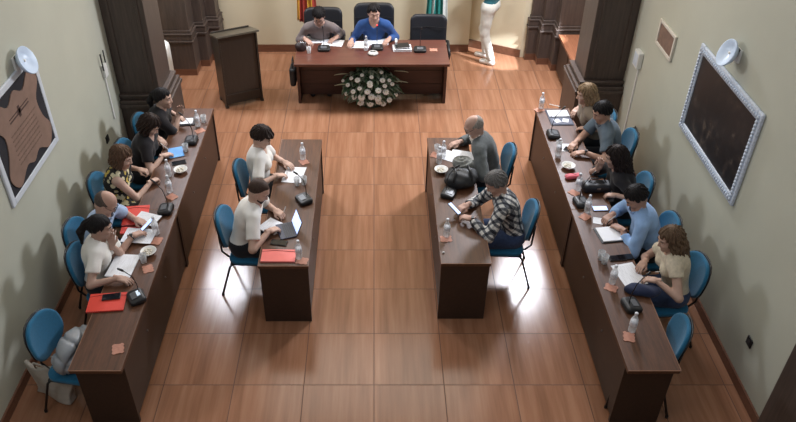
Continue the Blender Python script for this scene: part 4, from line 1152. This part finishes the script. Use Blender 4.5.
def jk(X, Y, Z): return smax(ell(X, Y, Z, (0, 0, 0.02), (0.15, 0.075, 0.05)) + 0.008 * np.sin(30 * X + 20 * Y) * np.sin(26 * Y + 8 * X), 0.001 - Z, 0.006)
m = MB(); ext(m, *nets(jk, (-0.19, -0.11, -0.006), (0.19, 0.11, 0.09), 0.009)); o = m.build('folded_jacket', C_NV2, smooth=True); o.location = on(642, 292); o.rotation_euler = (0, 0, R(-10)); tag(o, 'navy folded garment on the desk edge before the lace-top woman', 'jacket')
# pens in hands
pen(P(169, 150, 0.76), R(35), R(-60), 'pen held over the blue notebook'); pen(P(283.5, 213, 0.765), R(30), R(30), 'pen in the bearded man\'s hand')
pen(P(287, 177, 0.76), R(35), R(10), 'pen in the hand of the short-haired person'); pen(P(607, 222, 0.76), R(32), R(40), 'pen in the hand of the man in light blue'); pen(P(655, 272, 0.775), R(60), R(60), 'pen near the hand of the lace-top woman')

# ------------------------------------------------------------------ head table things
paper(314, 40, R(96), 'sheet of paper left before the man in the grey shirt', 1.1); paper(333, 43, R(80), 'sheet of paper right before the man in the grey shirt', 1.0)
mic(324, 50, 0, 'desk microphone before the man in the grey shirt'); COL.objects
def blobbag(X, Y, Z): return smax(ell(X, Y, Z, (0, 0, 0.05), (0.085, 0.06, 0.075)) + 0.005 * np.sin(50 * X) * np.sin(44 * Z + 20 * Y), 0.001 - Z, 0.006)
t = thing('pouch', 'dark pouch at the left end of the head table', 'bag', tuple(on(301, 50)), R(5)); m = MB(); ext(m, *nets(blobbag, (-0.11, -0.08, -0.006), (0.11, 0.08, 0.14), 0.009)); m.build('pouch_body', mat('dark brown leather', (50, 36, 36), 0.5, 0.15), t, smooth=True)
MB().tube([(-0.05, -0.03, 0.12), (0, -0.045, 0.14), (0.05, -0.03, 0.12)], 0.004, 6).build('zip', M_CHROME, t)
glass(309, 53, 'tumbler by the dark pouch on the head table')
paper(359, 45, R(88), 'sheet of paper left of the bottle before the man in the blue jumper', 1.0); paper(378, 42, R(92), 'sheet of paper right of the bottle before the man in the blue jumper', 1.0)
bottle(366, 50, 'water bottle before the man in the blue jumper')
mic(377, 49, 0, 'desk microphone before the man in the blue jumper')
o = [x for x in COL.objects if x.get('label', '') == 'desk microphone before the man in the blue jumper'][0]
MB().tube([(0, -0.092, 0.390), (0, -0.098, 0.397)], 0.0115, 10).build('light_ring', screen_mat('red mic ring', (240, 40, 40), 1.5), o)
for k, (du, dv) in enumerate([(0, 0)]):
    t = thing('spectacle_case', 'white patterned dish-like case in front of the bottle on the head table', 'case', tuple(on(373, 54)), R(5))
    MB().lathe([(0.06, 0), (0.075, 0.012), (0.062, 0.03), (0.03, 0.036)], 20).build('shell', mat('white mottled plastic', (200, 198, 192), 0.35, 0.45, 45), t, smooth=True); MB().box((0.0, 0.0, 0.037), (0.07, 0.02, 0.006)).build('clasp', M_BLACK, t)
for i, (mm, lab) in enumerate([(M_WHITE, 'white thick book at the bottom of the pair beside the right head table microphone'), (M_BLACK, 'black book lying on the white book on the head table')]):
    t = thing('book', lab, 'book', (on(402, 49).x, on(402, 49).y, ZT + i * 0.031), R(4 + 6 * i))
    MB().box((0, 0, 0.002), (0.26 - .06 * i, 0.18 - .04 * i, 0.003)).build('back_cover', mm, t); MB().box((0, 0, 0.0145), (0.25 - .06 * i, 0.17 - .04 * i, 0.022)).build('page_block', M_WHITE, t); MB().box((0, 0, 0.027), (0.26 - .06 * i, 0.18 - .04 * i, 0.003)).build('front_cover', mm, t)
o = MB().box((0, 0, 0.02), (0.03, 0.12, 0.04)).build('card_stack', M_WHITE); o.location = (on(396, 47).x, on(396, 47).y, ZT + 0.062); tag(o, 'white upright card standing on the black book', 'card')
mic(420, 51, 0, 'desk microphone before the empty head table chair')
coaster(433.5, 50, 'tan coaster at the right end of the head table', 0.0)
# ------------------------------------------------------------------ bags by the near left chair
def puffer(X, Y, Z):
    d = cone(X, Y, Z, (0, -0.13, 0.11), (0.03, 0.13, 0.13), 0.10, 0.095)
    d = smin(d, ell(X, Y, Z, (0.02, -0.02, 0.20), (0.09, 0.13, 0.07)), 0.06)
    w1 = np.sin(9 * X + 7 * Z); d = d + 0.024 * (1 - np.abs(np.sin(17 * (Y + 0.7 * X + 0.5 * Z) + 1.5 * w1))) ** 4 + 0.022 * (1 - np.abs(np.sin(15 * X - 14 * Z + 5 * Y + 2 * w1))) ** 4 - 0.008
    return smax(d, 0.004 - Z, 0.01)
m = MB(); ext(m, *nets(puffer, (-0.17, -0.29, -0.005), (0.20, 0.29, 0.31), 0.011))
o = m.build('jacket', mat('silver grey nylon', (140, 144, 148), 0.4, 0.08, bump=0.25, bscale=60), smooth=True); o.location = (-2.50, 4.21, 0.450); o.rotation_euler = (0, 0, R(-8)); o.scale = (0.95, 1.0, 1.05); tag(o, 'silver grey padded jacket heaped on the empty chair in the bottom left corner', 'jacket')
def tote(X, Y, Z):
    w = 0.19 + 0.04 * (Z / 0.36); d = np.maximum(np.abs(X) - w + 0.02 * np.sin(18 * Z), np.abs(Y + 0.02 * np.sin(14 * X + 9 * Z)) - 0.045 * (1.1 - Z / 0.5))
    d = np.maximum(d, np.maximum(Z - 0.36 - 0.02 * np.sin(16 * X), 0.003 - Z))
    return d * 0.8
t = thing('tote_bag', 'off-white cloth tote bag standing on the floor beside the empty bottom left chair', 'bag', (-2.76, 4.20, 0), R(-20)); M_TOTE = mat('off-white canvas', (176, 170, 160), 0.85, 0.1, 20, bump=0.3, bscale=90)
m = MB(); ext(m, *nets(tote, (-0.28, -0.10, -0.012), (0.28, 0.10, 0.42), 0.012)); m.build('bag_body', M_TOTE, t, smooth=True)
for s in (-1, 1): MB().tube([(-0.09, s * 0.03, 0.35), (-0.07, s * 0.05, 0.44), (0.05, s * 0.055, 0.45), (0.09, s * 0.03, 0.35)], 0.008, 8).build('handle', M_TOTE, t, smooth=True)
# black bag hung at the left of the head table
def hbag(X, Y, Z): return rbox(X, Y, Z, (0, 0, 0), (0.045, 0.13, 0.14), 0.04) + 0.004 * np.sin(30 * Y) * np.sin(24 * Z)
t = thing('shoulder_bag', 'black bag hanging at the left side of the head table', 'bag', (-1.155, 9.66, 0.36), 0); m = MB(); ext(m, *nets(hbag, (-0.07, -0.16, -0.17), (0.07, 0.16, 0.17), 0.012)); m.build('bag_body', M_BAG, t, smooth=True)
MB().tube([(0, -0.09, 0.12), (0.0, -0.06, 0.25), (0.0, 0.06, 0.25), (0, 0.09, 0.12)], 0.008, 8).build('strap', M_BAG, t, smooth=True)

# ------------------------------------------------------------------ flower arrangement
fc = Vector((-0.04, 9.43, 0))
t = thing('flower_arrangement', 'large arrangement of white flowers and greenery on the floor before the head table', 'flowers', tuple(fc), 0)
MB().lathe([(0.10, 0), (0.13, 0.02), (0.15, 0.16), (0.14, 0.17)], 20).build('basket', mat('dark green basket', (40, 56, 42), 0.8, 0.2, bump=0.5), t, smooth=True)
M_LF = [mat('deep green leaves', (70, 100, 72), 0.55, 0.3, 30), mat('grey green leaves', (138, 150, 130), 0.6, 0.25, 30)]
def leaf(m, p, d, L, w, mi):
    d = Vector(d).normalized(); s = d.cross(Vector((0, 0, 1)));
    if s.length < 0.05: s = Vector((1, 0, 0))
    s.normalize(); u = s.cross(d); pts = []
    prof = [(0, 0.12), (0.25, 0.85), (0.5, 1.0), (0.75, 0.7), (1.0, 0.04)]
    for tt, ww in prof:
        c = Vector(p) + d * L * tt - Vector((0, 0, 1)) * 0.25 * L * tt * tt
        pts += [c - s * w * ww, c + u * 0.002 * 1 + u * 0.12 * w, c + s * w * ww]
    fs = []
    for i in range(4):
        a = i * 3; fs += [(a, a + 1, a + 4, a + 3), (a + 1, a + 2, a + 5, a + 4)]
    m.add(pts, fs, mi)
m = MB(); rf = random.Random(3)
def dome(th, ph, k=1.0):     # a fan-shaped mass leaning to the viewer
    return Vector((0.36 * k * math.sin(th) * math.cos(ph), -0.17 * k * math.cos(th) * 0.9 - 0.0, 0.30 + 0.29 * k * math.sin(th) * math.sin(ph)))
for k in range(420):
    a = rf.uniform(0, 6.28); r = math.sqrt(rf.random()); th = r * 1.35
    p = dome(th, a, 0.82 + 0.15 * rf.random()); d = Vector((p.x * 1.2, -0.35 + p.y, (p.z - 0.3) * 1.2)) + Vector((rf.uniform(-.3, .3), rf.uniform(-.3, .3), rf.uniform(-.3, .3)))
    leaf(m, p - d.normalized() * 0.05, d, rf.uniform(0.06, 0.13), rf.uniform(0.010, 0.018), 1 if rf.random() < 0.4 else 0)
o = m.build('foliage', M_LF, t, smooth=True, solid=0.0015); o['kind'] = 'stuff'
def core(X, Y, Z): return ell(X, Y, Z, (0, 0.02, 0.29), (0.27, 0.12, 0.22))
mm = MB(); ext(mm, *nets(core, (-0.3, -0.13, 0.04), (0.3, 0.17, 0.54), 0.02)); mm.build('moss', mat('dark moss', (44, 62, 46), 0.9, 0.3, 40), t, smooth=True)
def flower_mb(R0, n):
    f = MB()
    for ring, (k, tl, L) in enumerate([(n, 0.35, R0), (n - 1, 0.85, R0 * 0.8), (n - 3, 1.25, R0 * 0.55)]):
        for i in range(k):
            a = 2 * PI * (i + 0.5 * ring) / k; d = Vector((math.cos(a) * math.cos(tl), math.sin(a) * math.cos(tl), math.sin(tl)))
            s = Vector((-math.sin(a), math.cos(a), 0)); pts = []
            for tt, ww in ((0, 0.25), (0.4, 0.95), (0.75, 1.0), (1.0, 0.45)):
                c = d * L * tt - Vector((0, 0, 1)) * 0.25 * L * tt * tt
                pts += [c - s * L * 0.38 * ww, c + s * L * 0.38 * ww]
            f.add(pts, [(2*j, 2*j+1, 2*j+3, 2*j+2) for j in range(3)])
    f.sphere((0, 0, R0 * 0.3), R0 * 0.2, 8, 6, 1)
    return f
t.scale = (1.22, 1.1, 1.14)
M_FW = [mat('white petals', (246, 246, 242), 0.6, 0.04), mat('pale yellow stamens', (214, 210, 176), 0.7, 0.1)]
spots = [(-3, 25, 1), (-28, 26, 1), (22, 30, 1), (-10, -2, 1.1), (12, 2, 1.1), (-38, -14, .9), (36, -12, 1.15), (-18, -34, 1.25), (2, -30, 1.2), (20, -28, 1.3), (40, -38, 1.0), (-40, -38, 1.0), (-4, -52, 1.15), (14, -50, 1.25), (30, -52, 1.1), (-24, -54, 1.3), (-52, 6, .8), (52, 8, .8), (-60, -20, .75), (60, -24, .8), (-44, 32, .75), (44, 30, .7), (5, 44, .75), (-16, 46, .7), (24, 48, .7), (-64, 18, .6), (0, 10, 1), (-22, 8, .8), (28, 10, .8), (8, -68, .8)]
f0 = None
for x, z, k in spots:
    px = x / 66.0 * 0.33; pz = 0.30 + z / 66.0 * 0.26
    py = -0.17 * math.sqrt(max(0.05, 1 - min(0.95, (px / 0.36) ** 2 + ((pz - 0.3) / 0.30) ** 2))) - 0.015
    if f0 is None: f0 = fo = flower_mb(0.036, 8).build('flower', M_FW, t, smooth=True, solid=0.001)
    else: fo = f0.copy(); COL.objects.link(fo); fo.parent = t
    px += 0.022 * math.sin(x * 7.3 + z); pz += 0.02 * math.cos(x * 3.1 + z * 5); fo.location = (px, py, pz); fo.scale = (k, k, k)
    fo.rotation_euler = Vector((px * 1.5, -0.6 + py, (pz - 0.25) * 1.6 + 0.55)).to_track_quat('Z', 'Y').to_euler()
for sx, z0 in ((-1, 0.32), (1, 0.36), (-1, 0.46), (1, 0.50)):
    mm = MB(); leaf(mm, (sx * 0.26, -0.08, z0), (sx, -0.2, 0.25), 0.17, 0.014, 0); mm.build('leaf_blade', mat('cream striped leaf', (196, 192, 160), 0.6, 0.15), t, smooth=True, solid=0.002)

# ------------------------------------------------------------------ flags
def flag(name, label, x, y, cols, zb, wd):
    t = thing(name, label, 'flag', (x, y, 0))
    MB().lathe([(0.16, 0), (0.16, 0.02), (0.05, 0.05), (0.02, 0.08)], 20).build('stand', mat('dark flag stand', (54, 40, 32), 0.4), t, smooth=True)
    MB().tube([(0, 0, 0.05), (0, 0, 2.5)], 0.014, 10).build('pole', wood('flag pole wood', (110, 76, 48), (140, 100, 66), 0.4, 2), t, smooth=True)
    MB().lathe([(0.012, 2.49), (0.03, 2.52), (0.025, 2.56), (0.004, 2.64)], 12).build('finial', mat('brass', (190, 150, 70), 0.3, 0.05, metal=0.9), t, smooth=True)
    n, mrows = 60, 26; vs, fs, mi = [], [], []
    for j in range(mrows + 1):
        v = j / mrows; z = 2.42 - v * (2.42 - zb)
        for i in range(n + 1):
            u = i / n; sp = (0.06 + wd * (0.35 + 0.65 * v)) 
            a = u * PI * 9
            vs.append((-0.02 + sp * (u - 0.5) * 1.0 + 0.012 * math.sin(a * 2 + v), -0.045 + 0.035 * math.sin(a) * (0.6 + 0.4 * v) - 0.01 * math.cos(3 * v + u * 4), z + 0.03 * math.sin(u * 7 + 1) * v))
    m = MB()
    for j in range(mrows):
        for i in range(n):
            a = j * (n + 1) + i; fs.append((a, a + n + 1, a + n + 2, a + 1)); u = (i + 0.5) / n
            k = 0
            for bi, (lim, ci) in enumerate(cols[1]):
                if u <= lim: k = ci; break
            mi.append(k)
    m.add(vs, fs); m.m = mi
    m.build('flag_cloth', cols[0], t, smooth=True, solid=0.003)
    return t
M_FR, M_FY, M_FG, M_FWH = cloth('red flag satin', (168, 62, 50)), cloth('yellow flag satin', (224, 176, 70)), cloth('green flag satin', (34, 128, 122)), cloth('white flag satin', (214, 222, 220))
ft = flag('flag', 'red and yellow flag hanging on a pole behind the man in grey', -1.02, 11.0, ([M_FR, M_FY], [(0.18, 1), (0.55, 0), (0.85, 1), (1.0, 0)]), 0.60, 0.26)
m = MB(); m.prism([(0.0, 0.05), (0.045, 0.05), (0.045, -0.01), (0.022, -0.05), (0.0, -0.01)], 0, 0.004)
m.xf(Matrix.Translation((0.02, -0.085, 1.02)) @ Matrix.Rotation(PI / 2, 4, 'X')); m.build('shield_emblem', mat('embroidered emblem', (190, 120, 90), 0.7, 0.5, 60), ft)
flag('flag', 'green and white flag hanging on a pole behind the empty leather chair', 0.98, 11.0, ([M_FG, M_FWH], [(0.25, 0), (0.40, 1), (0.80, 0), (1.0, 1)]), 0.56, 0.28)

# ------------------------------------------------------------------ wall things
def on_wall(name, label, cat, side, y0, y1, z0, z1):
    """an Empty on the wall; local x runs along the wall, local z up, local -y into the room"""
    x = WL if side < 0 else WR
    return thing(name, label, cat, (x, (y0 + y1) / 2, (z0 + z1) / 2), R(90) if side < 0 else R(-90)), y1 - y0, z1 - z0
def frame(t, w, h, fw, dep, m, bevel=0.006):
    k = MB()
    for s in (-1, 1):
        k.box((s * (w / 2 - fw / 2), -dep / 2, 0), (fw, dep, h)); k.box((0, -dep / 2, s * (h / 2 - fw / 2)), (w - 2 * fw, dep, fw))
    return k.build('frame', m, t, bevel=bevel)
# plaque left
t, w, h = on_wall('framed_plaque', 'white-framed plaque with a tan hide-shaped parchment on the left wall', 'picture', -1, 5.07, 6.19, 1.385, 2.31)
M_WF = mat('white painted frame', (206, 212, 220), 0.45, 0.05)
frame(t, w, h, 0.06, 0.022, M_WF); MB().box((0, -0.010, 0), (w - 0.1, 0.012, h - 0.1)).build('backing', mat('dark velvet backing', (34, 33, 40), 0.9, 0.1), t)
hp = [(x * 0.475, y * 0.40) for x, y in smooth_poly(HIDE, 4)]
m = MB(); m.prism(hp, 0, 0.008); m.xf(Matrix.Translation((0, -0.018, 0)) @ Matrix.Rotation(PI / 2, 4, 'X'))
m.build('parchment', mat('tan tooled leather', (132, 106, 92), 0.7, 0.12, 9), t)
rw = random.Random(5)
for r_ in range(7):
    m = MB(); x = -0.25
    while x < 0.24:
        l = rw.uniform(0.02, 0.06); m.box((x + l / 2, -0.0272, 0.05 - r_ * 0.045), (l, 0.002, 0.012)); x += l + 0.014
    m.build('text_line', mat('engraved lettering', (112, 88, 76), 0.7, 0.1), t)
m = MB(); m.box((0, -0.0275, 0.155), (0.40, 0.003, 0.012)); m.box((0, -0.0275, 0.185), (0.40, 0.003, 0.008)); m.box((0, -0.0278, 0.17), (0.035, 0.003, 0.10)); m.box((0, -0.0278, 0.17), (0.07, 0.003, 0.045))
m.build('emblem', mat('dark engraved emblem', (70, 48, 42), 0.7, 0.1), t)
# painting right
t, w, h = on_wall('framed_painting', 'large dark painting in an ornate silver-white frame on the right wall', 'picture', 1, 5.29, 6.71, 1.24, 2.165)
M_OF = mat('silvered ornate frame', (196, 206, 220), 0.45, 0.2, 60, bump=0.5, bscale=55)
frame(t, w, h, 0.09, 0.03, M_OF, 0.012)
m = MB()
for s in (-1, 1):
    n = 36
    for i in range(n): m.sphere((-w/2 + 0.05 + (w - 0.1) * i / (n - 1), -0.036, s * (h/2 - 0.05)), (0.017, 0.012, 0.020), 6, 4)
    n = 22
    for i in range(n): m.sphere((s * (w/2 - 0.05), -0.036, -h/2 + 0.09 + (h - 0.18) * i / (n - 1)), (0.020, 0.012, 0.017), 6, 4)
m.build('carved_beading', M_OF, t, smooth=True)
s = NT('dark varnished canvas'); f = s.noise(s.obj(), 9, 5, 0.7); g = s.math('MULTIPLY', f, s.noise(s.obj(), 2.2, 2))
s.color(s.ramp(g, [(0.25, lin((30, 27, 28))), (0.34, lin((48, 42, 40))), (0.44, lin((96, 84, 74)))])); s.b.inputs['Roughness'].default_value = 0.4
MB().box((0, -0.012, 0), (w - 0.16, 0.012, h - 0.16)).build('canvas', s.m, t)
# small picture
t, w, h = on_wall('small_picture', 'small brown picture in a cream frame on the right wall', 'picture', 1, 7.33, 7.84, 1.66, 1.95)
frame(t, w, h, 0.035, 0.025, mat('cream frame', (214, 208, 196), 0.5, 0.05)); MB().box((0, -0.008, 0), (w - 0.06, 0.01, h - 0.06)).build('print', mat('brown print', (128, 104, 92), 0.6, 0.2, 14), t)
# sconces
def sconce():
    t = thing('wall_lamp', '', 'lamp')
    MB().box((0, -0.012, 0), (0.12, 0.024, 0.12)).build('wall_plate', M_WPLAS, t, bevel=0.004)
    MB().tube([(0, -0.02, 0), (0, -0.06, 0.02), (0, -0.09, 0.01)], 0.016, 10).build('arm', M_WPLAS, t, smooth=True)
    MB().box((0.0, -0.03, 0.055), (0.10, 0.03, 0.015)).build('bracket', M_BLACK, t)
    m = MB().lathe([(0.03, -0.02), (0.09, 0.0), (0.122, 0.04), (0.125, 0.055), (0.118, 0.055), (0.08, 0.03), (0.0, 0.022)], 28)
    m.xf(Matrix.Translation((0, -0.065, 0.0)) @ Matrix.Rotation(R(68), 4, 'X')); m.build('lamp_shade', mat('bluish white lamp shade', (196, 214, 236), 0.35, 0.03), t, smooth=True)
    return t
spawn('sconce', sconce, (WL, 5.87, 2.36), R(90), 'round bluish-white wall lamp above the plaque on the left wall', 'round wall lamps')
spawn('sconce', None, (WR, 6.02, 2.36), R(-90), 'round bluish-white wall lamp above the dark painting on the right wall', 'round wall lamps')
# router and cable on the left, box and cable on the right
t = thing('wifi_router', 'white router with two black antennas on the left wall', 'router', (WL, 7.71, 1.38), R(90))
MB().box((0, -0.02, 0), (0.10, 0.04, 0.15)).build('case', M_WPLAS, t, bevel=0.006)
for s in (-1, 1): MB().tube([(s * 0.05, -0.03, 0.02), (s * 0.055, -0.03, 0.22)], 0.008, 8).build('antenna', M_BLACK, t, smooth=True)
t = MB().box((0, 0, -0.27), (0.03, 0.016, 0.54)).build('cable_duct', M_WPLAS, bevel=0.003); t.location = (WL + 0.008, 7.70, 1.30); t.rotation_euler = (0, 0, R(90)); tag(t, 'white cable duct running down from the router on the left wall', 'cable duct')
t = thing('junction_box', 'white box with a cable below it on the right wall beside the pier', 'box', (WR, 8.20, 1.29), R(-90))
MB().box((0, -0.03, 0), (0.17, 0.06, 0.20)).build('case', M_WPLAS, t, bevel=0.008); MB().box((0, -0.062, 0), (0.13, 0.004, 0.15)).build('cover', mat('bluish white cover', (206, 216, 226), 0.4), t, bevel=0.003)
t = MB().box((0, 0, -0.55), (0.03, 0.016, 1.10)).build('cable_duct', M_WPLAS, bevel=0.003); t.location = (WR - 0.008, 8.17, 1.19); t.rotation_euler = (0, 0, R(90)); tag(t, 'white cable duct running down from the box on the right wall', 'cable duct')
def socket():
    t = thing('wall_socket', '', 'socket')
    MB().box((0, -0.006, 0), (0.085, 0.012, 0.085)).build('plate', M_BLACK, t, bevel=0.003); MB().lathe([(0.024, 0), (0.024, 0.004)], 16).xf(Matrix.Translation((0, -0.012, 0)) @ Matrix.Rotation(PI / 2, 4, 'X')).build('outlet', mat('dark grey plastic', (50, 50, 52), 0.5), t)
    return t
for y, z, sd, lab in ((7.35, 0.69, -1, 'black wall socket on the left wall below the router'), (7.82, 0.52, 1, 'black wall socket on the right wall near the far pier'), (4.37, 0.49, 1, 'black wall socket low on the right wall in the bottom right corner')):
    spawn('socket', socket, (WL if sd < 0 else WR, y, z), R(90) if sd < 0 else R(-90), lab, 'black wall sockets')
# cabinet and white unit in the side openings
t = thing('cabinet', 'low brown wooden cabinet beyond the right pier', 'cabinet', (3.20, 9.87, 0))
M_CAB = wood('orange brown cabinet wood', (116, 72, 50), (150, 98, 70), 0.4, 1)
MB().box((0, 0, 0.31), (0.78, 1.14, 0.54)).build('carcass', M_PAN, t, bevel=0.004); MB().box((-0.01, 0, 0.60), (0.84, 1.18, 0.04)).build('cabinet_top', M_CAB, t, bevel=0.005); MB().box((0, 0, 0.02), (0.74, 1.10, 0.04)).build('plinth', M_BLACK, t)
for s in (-1, 1):
    d = MB().box((-0.396, s * 0.28, 0.31), (0.014, 0.53, 0.50)).build('cabinet_door', M_PAN, t, bevel=0.004); MB().sphere((-0.412, s * 0.05, 0.36), 0.014, 10, 8).build('knob', M_CHROME, d, smooth=True)
t = thing('heater', 'white rounded portable heater standing behind the left pier', 'heater', (-3.10, 9.75, 0), R(0))
def heat(X, Y, Z): return rbox(X, Y, Z, (0, 0, 0.42), (0.20, 0.14, 0.40), 0.09)
m = MB(); ext(m, *nets(heat, (-0.22, -0.16, 0), (0.22, 0.16, 0.84), 0.016)); m.build('housing', M_WPLAS, t, smooth=True)
m = MB()
for k in range(9): m.box((0, -0.142, 0.30 + k * 0.05), (0.26, 0.008, 0.014))
m.build('grille', mat('grey grille', (150, 152, 154), 0.5), t)
for sx in (-1, 1):
    for sy in (-1, 1): MB().lathe([(0.024, 0), (0.024, 0.05)], 10, (sx * 0.15, sy * 0.09, 0)).build('foot', M_BLACK, t)

# ------------------------------------------------------------------ light
def area(name, loc, aim, size, power, rgb, sy=None, spread=180):
    l = bpy.data.lights.new(name, 'AREA'); l.energy = power; l.color = lin(rgb)[:3]; l.size = size
    if sy: l.shape = 'RECTANGLE'; l.size_y = sy
    l.spread = R(spread)
    o = bpy.data.objects.new(name, l); COL.objects.link(o); o.location = loc
    o.rotation_euler = (Vector(aim) - Vector(loc)).to_track_quat('-Z', 'Y').to_euler()
    return o
COOL = (240, 244, 255); WARM = (255, 246, 232)
area('far_right_lamp', (2.62, 9.5, 3.5), (0.6, 6.6, 0), 0.75, 285, COOL)
area('far_left_lamp', (-2.50, 9.5, 3.5), (-0.6, 6.6, 0), 0.75, 115, COOL)
area('near_right_lamp', (2.95, 1.6, 4.4), (0.6, 6.0, 0), 1.4, 26, COOL)
area('near_left_lamp', (-2.9, 1.6, 4.4), (-0.6, 6.0, 0), 1.2, 32, COOL)
area('rear_fill', (0.0, 9.6, 6.1), (0, 10.2, 0), 4.0, 190, WARM, 2.4)  # added fill with no fitting, brightens the head table end and back wall
area('ceiling_bounce_fill', (0.0, 4.6, 6.2), (0, 4.6, 0), 5.0, 75, COOL, 7.0)  # broad fill added to imitate diffuse bounce off the ceiling, no luminaire here
sp = bpy.data.lights.new('door_daylight', 'SPOT'); sp.energy = 1700; sp.spot_size = R(13); sp.spot_blend = 0.15; sp.shadow_soft_size = 0.05; sp.color = lin((235, 243, 255))[:3]
so = bpy.data.objects.new('door_daylight', sp); COL.objects.link(so); so.location = (3.9, 9.3, 2.0); so.rotation_euler = (Vector((1.9, 10.95, 0)) - Vector(so.location)).to_track_quat('-Z', 'Y').to_euler()
W = bpy.data.worlds.new('world'); SC.world = W; W.use_nodes = True
W.node_tree.nodes['Background'].inputs[0].default_value = lin((225, 226, 228)); W.node_tree.nodes['Background'].inputs[1].default_value = 0.22
vs = SC.view_settings
vs.view_transform = 'Standard'; vs.look = 'None'; vs.exposure = -0.02; vs.gamma = 1.0; vs.use_curve_mapping = False
SC.cycles.max_bounces = 6; SC.cycles.caustics_reflective = False; SC.cycles.caustics_refractive = False
SC.cycles.use_denoising = True
